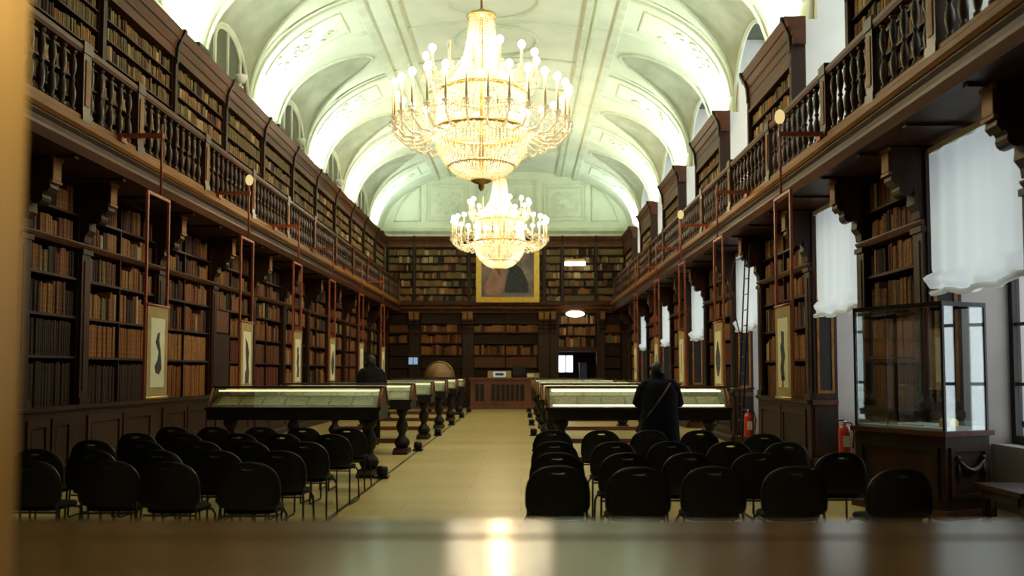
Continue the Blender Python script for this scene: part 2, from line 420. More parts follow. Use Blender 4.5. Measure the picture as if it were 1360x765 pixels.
for a, b in WUP: window(a, b, 5.3, 9.35, 5.72, 'white_paint', 2, 5)

# end walls
we = MB().box(-7.3, 6.3, Y1, Y1 + .5, 0, 11.4)
we = MB()
DOOR = (1.62, 3.55, 2.55)                           # doorway in the far wall: x0, x1, height
we.box(-7.3, DOOR[0], Y1, Y1 + .5, 0, 11.4); we.box(DOOR[1], 6.3, Y1, Y1 + .5, 0, 11.4); we.box(DOOR[0], DOOR[1], Y1, Y1 + .5, DOOR[2], 11.4)
we = we.build('wall_back', 'stucco', kind='structure')
def rect_frame(x0, x1, z0, z1, w, y, name, m, parent, d=.05):
    b = MB(); b.box(x0, x1, y - d, y, z0, z0 + w); b.box(x0, x1, y - d, y, z1 - w, z1); b.box(x0, x0 + w, y - d, y, z0 + w, z1 - w); b.box(x1 - w, x1, y - d, y, z0 + w, z1 - w)
    return b.build(name, m, parent)
for x0, x1, z1 in ((-4.45, -2.45, 10.35), (-2.2, .8, 10.55), (1.05, 3.05, 10.35)):
    rect_frame(x0, x1, 8.62, z1, .09, Y1, 'stucco_frame', 'stucco_trim', we)
    rect_frame(x0 + .18, x1 - .18, 8.80, z1 - .18, .05, Y1, 'stucco_frame', 'stucco_trim', we, .04)
    b = MB()
    for q in range(46):
        cx = random.uniform(x0 + .42, x1 - .42); cz = random.uniform(9.0, z1 - .42); a_ = random.random() * 6; sg = random.choice((-1, 1))
        b.tube([(cx + (.02 + .012 * t) * math.cos(a_ + sg * t * .8), Y1 - .004, cz + (.02 + .012 * t) * math.sin(a_ + sg * t * .8)) for t in range(10)], [.022 - .0015 * t for t in range(10)], 5)
    b.build('stucco_relief', 'stucco_trim', we)
for sx in (-1, 1):
    pts = [(sx * 4.0, 8.62), (sx * 5.05, 8.62)]
    xs = [prof(.62 - .0), prof(.50)]
    b = MB()
    poly = [(4.0, 8.62), (5.2, 8.62), (4.95, 9.3), (4.55, 9.85), (4.0, 10.25)]
    pp = [(XC + sx * x, Y1 - .03, z) for x, z in poly]; b.tube(pp, .05, 4, closed=True)
    b.build('stucco_frame', 'stucco_trim', we)
MB().prism(frame((-6.6, Y1, 0), (1, 0, 0), (0, -1, 0)), [(0, 7.85), (.10, 7.9), (.10, 8.0), (.22, 8.12), (.22, 8.2), (0, 8.3)], 0, 11.8).build('trim_1', 'stucco_trim', kind='structure')

# doorway the photograph is taken from
DX0, DX1 = -.892, 1.15
mb = MB(); mb.box(-7.3, DX0 - .12, 1.0, Y0, 0, 11.4); mb.box(DX1 + .12, 6.3, 1.0, Y0, 0, 11.4); mb.box(DX0 - .12, DX1 + .12, 1.0, Y0, 2.9, 11.4)
wn = mb.build('wall_near', 'outer', kind='structure')
mb = MB(); mb.box(DX0 - .12, DX0, .95, Y0, 0, 2.9); mb.box(DX1, DX1 + .12, .95, Y0, 0, 2.9); mb.box(DX0, DX1, .95, Y0, 2.78, 2.9)
mb.build('door_1', 'jamb_wood', kind='structure')
for nm, bx in (('wall_porch_left', (-2.4, -2.2, -1.9, 1.0, 0, 3.2)), ('wall_porch_right', (2.4, 2.6, -1.9, 1.0, 0, 3.2)), ('wall_porch_back', (-2.2, 2.4, -1.9, -1.7, 0, 3.2)), ('ceiling_porch', (-2.4, 2.6, -1.9, 1.0, 3.2, 3.3))):
    MB().box(*bx).build(nm, 'outer', kind='structure')
t = thing('jamb_fill_lamp', (-.55, 1.2, 2.6), 'small round lamp added under the doorway lintel to light the jamb', 'lamp')  # unseen lamp, added to brighten the door jamb
MB().lathe([(.03, 2.69), (.05, 2.74), (.05, 2.78)], (-.55, 1.2, 0), 14).build('mount', 'brass', t)
MB().sphere((-.55, 1.2, 2.65), .05, 14, 8).build('globe', 'lamp_glow', t)
ld = bpy.data.lights.new('jamb_fill_light', 'POINT'); ld.energy = 42.0; ld.color = (1.0, .8, .45); ld.shadow_soft_size = .1
lo = bpy.data.objects.new('jamb_fill_light', ld); col.objects.link(lo); lo.parent = t; lo.location = (0, 0, -.03)
MB().box(-7.3, 6.3, Y0 - .6, Y1 + .6, 11.25, 11.45).build('roof', 'outer', kind='structure')

# room beyond the far doorway
mb = MB(); mb.box(.9, 1.0, Y1 + .5, Y1 + 3.4, 0, 3.2); mb.box(4.2, 4.3, Y1 + .5, Y1 + 3.4, 0, 3.2); mb.box(.9, 4.3, Y1 + 3.4, Y1 + 3.5, 0, 3.2); mb.box(.9, 4.3, Y1 + .5, Y1 + 3.5, 3.2, 3.3)
mb.build('wall_far_room', 'walnut', kind='structure')
nwin += 1
wf = MB().box(1.78, 2.62, Y1 + 3.28, Y1 + 3.39, 1.55, 2.5).build('window_%d' % nwin, 'black_wood', kind='structure')
MB().box(1.84, 2.2, Y1 + 3.25, Y1 + 3.28, 1.62, 2.42).build('pane', 'room_light', wf)
MB().box(2.26, 2.56, Y1 + 3.25, Y1 + 3.28, 1.62, 2.42).build('pane', 'room_light', wf)

# ------------------------------------------------------------------ books
STUFF = MB(); NIND = 0; BOOKMESH = {}
def book_run(up=False):
    r = random.random()
    if up: return random.choice([5, 5, 5, 5, 5, 1, 1, 0, 4, 2]), random.choice([1, 1, 2, 3, 4, 6])
    if r < .34: return random.choice([0, 0, 6, 1]), random.randint(1, 7)
    if r < .52: return 2, random.randint(1, 5)
    if r < .66: return 3, random.randint(1, 3)
    if r < .80: return 6, random.randint(1, 5)
    if r < .87: return 5, random.randint(1, 5)
    if r < .93: return 1, random.randint(1, 4)
    return 4, random.choice([1, 1, 1, 2])
def book_hexa(F, a0, a1, bf, dep, z0, h, mi):
    m = (a0 + a1) / 2; w = (a1 - a0)
    vs = []
    for c in (z0, z0 + h):
        for a, b in ((a0, bf - dep), (a0, bf - .012), (a0 + w * .28, bf), (a1 - w * .28, bf), (a1, bf - .012), (a1, bf - dep)): vs.append(F(a, b, c))
    fs = [(i, i + 1, i + 7, i + 6) for i in range(5)] + [(5, 0, 6, 11), (0, 5, 4, 3, 2, 1), (6, 7, 8, 9, 10, 11)]
    return vs, fs
def books_row(F, a0, a1, bf, z, maxh, wr_, label=None, dep=.2, fill=.97, style=None, group=None, up=False):
    global NIND
    a = a0; n = 0
    if style is not None: ci, left, hh = style, 999, random.uniform(.88, .95)
    else: ci, left = book_run(up); hh = random.uniform(.72, .93)
    wbase = random.uniform(*wr_)
    while True:
        if left <= 0:
            ci, left = book_run(up); hh = random.uniform(.66, .95); wbase = random.uniform(*wr_)
            if random.random() < .05: a += random.uniform(.03, .12)
        w = wbase * random.uniform(.86, 1.14)
        if a + w > a1 - .004 or (a - a0) / (a1 - a0) > fill: break
        h = maxh * min(.97, hh * random.uniform(.965, 1.03)); off = bf - random.uniform(0, .025)
        if label and NIND < 300:
            vs, fs = book_hexa(F, a + .001, a + w - .001, off, dep, z, h, ci)
            base = vs[0]
            b = MB(); b.add([v - base for v in vs], fs)
            me = bpy.data.meshes.new('book'); me.from_pydata([tuple(v) for v in b.v], [], b.f); me.materials.append(BOOK[ci])
            link('book', me, None, loc=base, label=BOOKNAME[ci] + ' book, ' + ordn(n) + ' from left, ' + label, category='book', group=group)
            NIND += 1
        else:
            vs, fs = book_hexa(F, a + .001, a + w - .001, off, dep, z, h, ci)
            STUFF.add(vs, fs, ci)
        n += 1; a += w; left -= 1

# ------------------------------------------------------------------ bookcases
SHELF = [1.14, 1.83, 2.40, 2.95, 3.42, 3.87]
def console(F, a, name, parent, z0=3.47, z1=4.34, dep=.42, w=.11):
    pr = [(0, z1), (dep, z1), (dep, z1 - .30), (dep - .03, z1 - .33), (dep - .02, z1 - .40), (dep - .07, z1 - .46), (dep - .10, z1 - .44)]
    for k in range(9):
        t = k / 8; an = math.pi * (.15 - 1.3 * t); pr.append((dep - .20 + .085 * math.cos(an), z1 - .52 + .085 * math.sin(an)))
    pr += [(dep - .30, z1 - .50), (.12, z1 - .62), (.13, z1 - .70), (.07, z1 - .78), (.06, z0), (0, z0)]
    b = MB(); b.prism(F, pr, a - w, a + w); c = b.build(name, 'walnut', parent); MB().fbox(F, a - w + .01, a + w - .01, dep - .004, dep + .008, z1 - .29, z1 - .055).build('console_lit_face', 'oak', c)  # paler front plate paints the lit part of the dark console
    b = MB(); b.fbox(F, a - w - .012, a + w + .012, dep - .02, dep + .02, z1 - .05, z1); b.build('console_band', 'oak', c); b = MB(); b.fbox(F, a - w - .01, a + w + .01, dep - .03, dep + .012, z1 - .335, z1 - .30); b.build('console_band', 'oak', c)
def lower_bookcase(F, L, base, label, group, dep=.42, doorcol=None, ends=(True, True), far_console=False, books=True, mids=None, lab=None, name='bookcase', wr_=(.035, .062), doors=2, plinth=True, styles=None):
    t = thing(name, F(L / 2, 0, 0), label, 'bookcase', group)
    MB().fbox(F, 0, L, -dep - .02, -dep, 0, 4.34).build('back_panel', 'walnut', t)
    for a in (0, L): MB().fbox(F, max(0, a - .03), min(L, a + .03), -dep, 0, 1.14, 4.34).build('side_panel', 'walnut', t)
    MB().fbox(F, 0, L, -dep, .06, 0, 1.06).build('base_cabinet', 'walnut', t)
    MB().prism(F, [(-dep, 1.06), (.08, 1.06), (.12, 1.09), (.12, 1.13), (.09, 1.14), (-dep, 1.14)], 0, L).build('dado_ledge', 'walnut_h', t)
    MB().prism(F, [(.06, 0), (.14, 0), (.14, .12), (.10, .16), (.06, .16)], 0, L).build('skirting', 'walnut_h', t)
    for k in range(doors):
        a0 = .2 + (L - .4) * k / doors + .03; a1 = .2 + (L - .4) * (k + 1) / doors - .03
        b = MB()
        b.fbox(F, a0, a1, .06, .085, .24, .34); b.fbox(F, a0, a1, .06, .085, .88, .98); b.fbox(F, a0, a0 + .09, .06, .085, .34, .88); b.fbox(F, a1 - .09, a1, .06, .085, .34, .88)
        d = b.build('cabinet_door', 'walnut_h', t)
        MB().fbox(F, a0 + .13, a1 - .13, .055, .072, .38, .84).build('door_panel', 'walnut', d)
    seg = [(0.03, L - .03)] if mids is None else list(zip([.03] + [m * L + .012 for m in mids], [m * L - .012 for m in mids] + [L - .03]))
    if mids:
        for m in mids: MB().fbox(F, m * L - .012, m * L + .012, -dep, -.01, 1.14, 4.34).build('divider', 'walnut', t)
    for i, z in enumerate(SHELF[1:]):
        zz = z
        if abs(z - 3.42) < .01:
            MB().prism(F, [(-dep, z - .05), (.02, z - .05), (.05, z - .02), (.07, z + .01), (.07, z + .03), (-dep, z + .03)], .0, L).build('shelf_moulding', 'cornice_wood', t)
        else:
            for s0, s1 in seg: MB().fbox(F, s0, s1, -dep, -.01, z - .035, z).build('shelf', 'walnut_h', t)
    MB().fbox(F, 0, L, -dep, .02, 4.30, 4.34).build('top_board', 'walnut_h', t)
    for a, on in ((0, ends[0]), (L, ends[1])):
        if on:
            aa = a + .13 if a == 0 else a - .13
            p = MB(); p.fbox(F, aa - .13, aa + .13, 0, .05, 1.14, 3.37); p.fbox(F, aa - .15, aa + .15, 0, .075, 3.30, 3.37); p.fbox(F, aa - .15, aa + .15, 0, .075, 1.14, 1.24)
            p = p.build('pilaster', 'walnut', t)
            MB().fbox(F, aa - .06, aa + .06, .045, .062, 1.34, 3.2).build('pilaster_panel', 'walnut_h', p)
            console(F, aa, 'console', t)
    if doorcol:
        a0, a1 = doorcol
        MB().fbox(F, a0, a1, -.10, -.04, 2.45, 2.93).build('panel', 'red_wood', t)
        d = MB().fbox(F, a0, a1, -.06, -.02, 1.16, 2.42).build('door_leaf', 'black_wood', t)
        b = MB()
        for z0, z1 in ((1.26, 1.80), (1.88, 2.34)): b.fbox(F, a0 + .1, a1 - .1, -.025, -.008, z0, z1)
        b.build('door_panel', 'walnut', d)
    if books:
        e0 = .27 if ends[0] else .05; e1 = .27 if ends[1] else .05
        for i, z in enumerate(SHELF):
            top = (SHELF[i + 1] - .06) if i < 5 else 4.28
            st = random.choice([None, None, 0, 2, 6, 3]) if i in (0, 1) else None
            if styles and i in styles: st = styles[i]
            for q, (s0, s1) in enumerate(seg):
                s0 = max(s0, e0) if q == 0 else s0; s1 = min(s1, L - e1) if q == len(seg) - 1 else s1
                if doorcol and s0 < doorcol[1] - .05 and s1 > doorcol[0] + .05 and i < 3: continue
                books_row(F, s0 + .01, s1 - .01, -.03, z, top - z, wr_ if i > 1 else (wr_[0] * 1.25, wr_[1] * 1.2), dep=.24, style=st,
                          label=('%s shelf up, %s' % (['bottom', 'second', 'third', 'fourth', 'fifth', 'top'][i], lab)).replace('bottom shelf up', 'bottom shelf').replace('top shelf up', 'top shelf') if lab and q == 0 else (('%s shelf right half, %s' % (['bottom', 'second', 'third', 'fourth', 'fifth', 'top'][i], lab)) if lab else None),
                          group='old leather books on the lower left shelves')
    return t
LB = [8.48, 11.24, 12.85, 15.60, 18.36, 21.12, 23.88, 26.64, 29.40, 32.16, 34.92, 37.68, 40.3]
for i in range(12):
    a, b = LB[i], LB[i + 1]; F = frame((-6.35, a, 0), (0, 1, 0), (1, 0, 0))
    nm = 'dark wooden bookcase under the left gallery, '
    nm += ['nearest, mostly behind the door jamb', 'narrow one beside the door jamb', 'wide one just past the narrow one', 'behind the nearest display table',
           'with dark door behind second hanging scroll'][i] if i < 5 else ordn(i) + ' counted from the entrance'
    L = b - a; dc = None; md = [.5]
    if i == 1: md = None
    if i in (4, 8): dc = (.30, 1.30); md = [.49]
    if i in (6, 10): dc = (1.45, 2.46); md = [.52]
    lab = {1: 'narrow bookcase beside jamb', 2: 'wide bookcase by nearest scroll'}.get(i)
    lower_bookcase(F, L, 0, nm, 'bookcases under the left gallery', doorcol=dc, mids=md, lab=lab, ends=(True, i == 11), styles={1: {0: 2, 1: 2}, 2: {0: 2}, 3: {0: 6, 1: 1}}.get(i))
    if False: pass
# upper level
def upper_bookcase(F, L, label, group, dep=.28, z0=4.75, zt=2.42, rows=8, name='bookcase', overhang=.16, ends=True, m='cornice_wood', pitch=.30, wr_=(.022, .042), sidecap=False, frieze=0.0):
    if frieze:
        pass
    t = thing(name, F(L / 2, 0, z0), label, 'bookcase', group)
    MB().fbox(F, 0, L, -dep - .02, -dep, z0, z0 + zt + frieze + .48).build('back_panel', 'walnut', t)
    for a in (0, L): MB().fbox(F, max(0, a - .03), min(L, a + .03), -dep, 0, z0, z0 + zt + frieze).build('side_panel', 'walnut', t)
    if frieze:
        MB().fbox(F, .03, L - .03, -dep, .02, z0 + zt, z0 + zt + frieze).build('frieze', 'cornice_wood', t)
        MB().prism(F, [(0, z0 + zt - .03), (.05, z0 + zt - .03), (.05, z0 + zt + .03), (0, z0 + zt + .05)], .03, L - .03).build('architrave', 'cornice_wood', t)
    o = overhang; h = z0 + zt + frieze
    a0, a1 = (-.1, L + .1) if sidecap else (0, L)
    MB().prism(F, [(-dep, h), (.03, h), (.03, h + .16), (.05, h + .18), (.05, h + .22), (o * .6, h + .32), (o * .75, h + .33), (o, h + .44), (o + .02, h + .48), (-dep, h + .48)], a0, a1).build('cornice', m, t)
    MB().prism(F, [(-dep, z0), (.05, z0), (.05, z0 + .12), (-dep, z0 + .14)], 0, L).build('plinth', 'walnut_h', t)
    zb = zt - rows * pitch
    MB().fbox(F, .03, L - .03, -dep, -.02, z0 + .1, z0 + zb - .02).build('base_panel', 'walnut', t)
    for k in range(rows): MB().fbox(F, .03, L - .03, -dep, -.01, z0 + zb + k * pitch - .022, z0 + zb + k * pitch).build('shelf', 'walnut_h', t)
    for a in ((.05, L - .05) if sidecap else (.05,)):
        p = MB(); p.fbox(F, a - .055, a + .055, 0, .05, z0 + .1, h); p.build('pilaster', 'walnut', t)
        p = MB(); p.prism(F, [(0, h - .1), (.07, h - .1), (.07, h + .02), (.09, h + .2), (o * .7 + .03, h + .33), (o + .05, h + .46), (o + .05, h + .51), (-.1, h + .51), (-.1, h)], a - .04, a + .04); p.build('cornice_strap', 'black_wood', t)
    for k in range(rows):
        z = z0 + zb + k * pitch
        books_row(F, .12, L - (.12 if sidecap else .04), -.025, z, pitch - .045, wr_, dep=min(.17, dep - .03), fill=.99, style=(5 if random.random() < .15 else None), up=True)
    return t
UB = [7.38, 10.14] + [12.9 + 2.756 * k for k in range(11)]
for i in range(12):
    F = frame((-6.15, UB[i], 0), (0, 1, 0), (1, 0, 0))
    upper_bookcase(F, min(UB[i + 1], 41.3) - UB[i], ordn(i) + ' bookcase from the entrance on the left upper gallery, with carved cornice', 'bookcases on the left gallery')
for i, c in enumerate(SPR[1:]):
    F = frame((4.66, c - 1.5, 0), (0, 1, 0), (-1, 0, 0))
    upper_bookcase(F, 3.0, ordn(i) + ' free standing bookcase from the entrance on the right gallery between windows', 'bookcases on the right gallery', dep=.18, sidecap=True, zt=2.12, rows=7, frieze=.30)
RB = [(5.0, 8.72), (10.9, 13.04), (15.2, 18.54), (20.7, 24.02), (26.18, 29.52), (31.68, 35.07), (37.23, 40.6)]
for i, (a, b) in enumerate(RB):
    F = frame((4.9, a, 0), (0, 1, 0), (-1, 0, 0))
    t = lower_bookcase(F, b - a, 0, ['nearest bookcase on the right wall under the gallery, cut by the frame', 'dark bookcase on the right wall behind the tall glass case',
        'bookcase on the right wall behind the nearest right hand scroll'][i] if i < 3 else ordn(i) + ' bookcase from the entrance along the right window wall', 'bookcases along the window wall', dep=.38,
        mids=[.5] if b - a > 2.5 else None, wr_=(.03, .055))
    # framed dark panel on the end that faces the entrance
    s = MB(); s.box(4.9, 5.28, a - .03, a - .002, .2, 4.3); s = s.build('end_panel', 'walnut', t)
    e = MB(); e.box(4.95, 4.99, a - .055, a - .03, 1.25, 3.3); e.box(5.19, 5.23, a - .055, a - .03, 1.25, 3.3); e.box(4.99, 5.19, a - .055, a - .03, 1.25, 1.3); e.box(4.99, 5.19, a - .055, a - .03, 3.25, 3.3); e.build('panel_moulding', 'oak', s)
    MB().box(4.99, 5.19, a - .036, a - .030, 1.3, 3.25).build('dark_inset', 'black_wood', s)
    e = MB(); e.box(4.86, 5.28, a - .08, a - .03, 1.06, 1.14); e.build('dado_moulding', 'cornice_wood', s); e = MB(); e.box(4.86, 5.28, a - .08, a - .03, .0, .18); e.build('base_moulding', 'cornice_wood', s)
    e = MB(); e.box(4.99, 5.19, a - .036, a - .030, .36, .92); e.build('dark_inset', 'black_wood', s)
# far wall bookcases
FU = [(-6.2, -4.95), (-4.95, -2.42), (-2.42, 1.02), (1.02, 1.86), (1.86, 3.40), (3.40, 4.75)]
FUL = ['narrow left corner', 'wide left', 'central, behind the gilt framed painting', 'narrow right of the painting', 'wide right, with white lamp', 'right corner']
for (a, b), l in zip(FU, FUL):
    F = frame((a, 41.3, 0), (1, 0, 0), (0, -1, 0))
    upper_bookcase(F, b - a, 'upper bookcase on the far end wall, ' + l, 'upper bookcases of the end wall', dep=.28, zt=2.6, rows=7, pitch=.36, wr_=(.028, .05))
FL = [(-6.3, -4.85), (-4.85, -2.42), (-2.42, 1.05), (1.05, 1.6), (3.57, 4.85)]
FLL = ['dark left corner', 'wide one left of centre', 'central one behind the counter', 'narrow one left of the doorway', 'right corner by the windows']
for (a, b), l in zip(FL, FLL):
    F = frame((a, 41.2, 0), (1, 0, 0), (0, -1, 0))
    lower_bookcase(F, b - a, 0, 'lower bookcase on the far end wall, ' + l, 'lower bookcases of the end wall', dep=.38, mids=None if b - a < 3 else [.5], doors=2 if b - a > 1 else 1, wr_=(.035, .06), styles={0: 2, 1: 2, 2: 2, 4: 0, 5: 2} if a < -6 or a > 3 else {0: 2, 1: 0, 3: 2, 5: 2} if a > -3 else {0: 2, 1: 2, 5: 2})
t = thing('door_surround', (2.585, 41.2, 0), 'dark wooden surround with books above the far doorway', 'door surround')
F = frame((1.6, 41.2, 0), (1, 0, 0), (0, -1, 0))
for a0, a1 in ((0, .12), (1.85, 1.97)): MB().fbox(F, a0, a1, -.38, .06, 0, 4.34).build('jamb', 'walnut', t)
MB().fbox(F, .12, 1.85, -.38, .08, 2.55, 2.75).build('lintel', 'walnut_h', t)
MB().fbox(F, .12, 1.85, -.40, -.38, 2.75, 4.34).build('back_panel', 'walnut', t)
MB().fbox(F, .12, 1.85, -.38, .02, 4.30, 4.34).build('top_board', 'walnut_h', t)
for z in (3.3, 3.82): MB().fbox(F, .12, 1.85, -.38, -.02, z - .03, z).build('shelf', 'walnut_h', t)
for z, h in ((2.75, .5), (3.3, .46), (3.82, .44)): books_row(F, .14, 1.83, -.05, z, h, (.03, .05), dep=.2)
F = frame((-6.5, 41.25, 0), (1, 0, 0), (0, -1, 0))
MB().prism(F, [(-.3, 4.34), (.10, 4.34), (.14, 4.42), (.24, 4.50), (.24, 4.58), (.34, 4.66), (.36, 4.75), (-.3, 4.75)], .0, 11.5).build('trim_2', 'cornice_wood', kind='structure')
o = STUFF.build('books', BOOK, None, kind='stuff', label='rows of old leather books filling the remaining library shelves', category='books')

# ------------------------------------------------------------------ galleries
BPROF = [(.045, 0), (.045, .05), (.025, .06), (.034, .10), (.045, .15), (.052, .21), (.046, .28), (.026, .34), (.022, .37), (.036, .385), (.036, .405), (.022, .42),
         (.026, .45), (.044, .52), (.050, .58), (.042, .66), (.024, .71), (.030, .73), (.045, .74), (.045, .78)]
bm_ = MB(); bm_.lathe(BPROF, seg=8); 
BAL = bpy.data.meshes.new('baluster'); BAL.from_pydata(bm_.v, [], bm_.f); BAL.materials.append(M['baluster_wood']); BAL.polygons.foreach_set('use_smooth', bm_.sm); BAL.update()
def gallery(side, lip, wallx, labelside, posts):
    F = frame((lip, 0, 0), (0, 1, 0), (-side, 0, 0))          # b grows towards the middle of the room
    w = abs(wallx - lip)
    g = thing('gallery_walkway', (lip + side * w / 2, 21, 4.4), 'dark wooden gallery walkway with lit moulded edge running along the %s side' % labelside, 'gallery')
    MB().fbox(F, Y0, Y1 - .3, -w, -.12, 4.36, 4.75).build('deck', 'walnut_h', g)
    MB().prism(F, [(-.12, 4.36), (-.10, 4.36), (-.08, 4.40), (-.05, 4.46), (-.05, 4.50), (-.14, 4.50)], Y0, Y1 - .3).build('lower_moulding', 'cornice_wood', g)
    MB().prism(F, [(-.14, 4.50), (-.06, 4.50), (-.05, 4.56), (-.02, 4.61), (-.02, 4.63), (-.14, 4.63)], Y0, Y1 - .3).build('fascia', 'walnut_h', g)
    MB().prism(F, [(-.14, 4.63), (.0, 4.63), (.03, 4.67), (.03, 4.73), (.01, 4.76), (-.14, 4.76)], Y0, Y1 - .3).build('ledge', 'oak', g)
    y = 3.0
    while y < Y1 - 1:                                          # coffers of the soffit
        MB().fbox(F, y, y + .10, -w + .05, -.16, 4.32, 4.36).build('soffit_rib', 'walnut_h', g); y += 1.38
    t = thing('balustrade', (lip + side * .1, 21, 4.75), 'dark turned wooden balustrade with panelled posts along the %s gallery' % labelside, 'balustrade')
    MB().prism(F, [(-.17, 4.76), (-.03, 4.76), (-.03, 4.83), (-.05, 4.85), (-.15, 4.85), (-.17, 4.83)], Y0, Y1 - .3).build('bottom_rail', 'oak', t)
    MB().prism(F, [(-.16, 5.63), (-.04, 5.63), (-.02, 5.67), (-.02, 5.72), (-.05, 5.75), (-.15, 5.75), (-.18, 5.72), (-.18, 5.67)], Y0, Y1 - .3).build('handrail', 'cornice_wood', t)
    for i in range(len(posts)):
        p = posts[i]
        q = MB(); q.fbox(F, p - .10, p + .10, -.18, -.02, 4.76, 5.80); q.fbox(F, p - .12, p + .12, -.19, -.005, 5.64, 5.78); q.fbox(F, p - .12, p + .12, -.19, -.005, 4.76, 4.88)
        q = q.build('post', 'baluster_wood', t)
        MB().fbox(F, p - .055, p + .055, -.022, -.008, 4.97, 5.56).build('post_panel', 'oak', q)
        if i + 1 < len(posts):
            L = posts[i + 1] - p - .2; n = max(2, round(L / .262))
            for k in range(n):
                yy = p + .1 + L * (k + .5) / n
                link('baluster', BAL, t, loc=Vector(F(yy, -.10, 4.85)) - t.location)
LP = [7.6, 9.6, 11.27] + [12.9 + 2.787 * k for k in range(11)]
gallery(-1, -5.5, -6.44, 'left', [p for p in LP if p < 41.2])
RP = [7.4, 8.95, 10.55] + [12.2 + 2.787 * k for k in range(11)]
gallery(1, 4.1, 5.29, 'right', [p for p in RP if p < 41.2])

# ------------------------------------------------------------------ lamps: uplights on the bookcase cornices, globes
def aim(o, d):
    o.rotation_euler = Vector(d).to_track_quat('-Z', 'Y').to_euler()
k = 0
for sx, xx in ((-1, -6.1), (1, 4.74)):
    for i, cy in enumerate(SPR):
        if i == 0: continue
        t = thing('uplight', (xx, cy, 7.66), ordn(i - 1) + ' uplight from the entrance on top of the %s upper bookcases' % ('left' if sx < 0 else 'right'), 'lamp', 'uplights on the bookcase tops')
        MB().box(xx - .14, xx + .14, cy - .28, cy + .28, 7.655, 7.73).build('housing', 'black_metal', t)
        MB().box(xx - .11, xx + .11, cy - .25, cy + .25, 7.73, 7.737).build('lens', 'cool_lamp', t)
        ld = bpy.data.lights.new('uplight_lamp', 'AREA'); ld.shape = 'RECTANGLE'; ld.size = .22; ld.size_y = .9; ld.energy = P_UP; ld.color = (.82, 1.0, .90); ld.spread = R(160)
        lo = bpy.data.objects.new('uplight_lamp', ld); col.objects.link(lo); lo.parent = t; lo.location = (0, 0, .10); aim(lo, (-sx * .22, 0, 1))
for y in (18.9, 24.2, 29.4):
    t = thing('spot_lamp', (-5.98, y, 7.66), {18.9: 'nearest', 24.2: 'middle', 29.4: 'farthest'}[y] + ' round white lamp head standing on the left bookcase cornice', 'lamp', 'round lamps on the left cornice')
    MB().box(-6.05, -5.93, y - .06, y + .06, 7.655, 7.69).build('foot', 'white_paint', t)
    MB().tube([(-5.99, y, 7.68), (-5.99, y, 7.78)], .018).build('neck', 'white_paint', t)
    b = MB(); b.lathe([(.03, -.12), (.09, -.09), (.125, 0), (.135, .05), (.12, .06)], (-5.97, y, 7.87), 14); b.build('shade', 'white_paint', t)

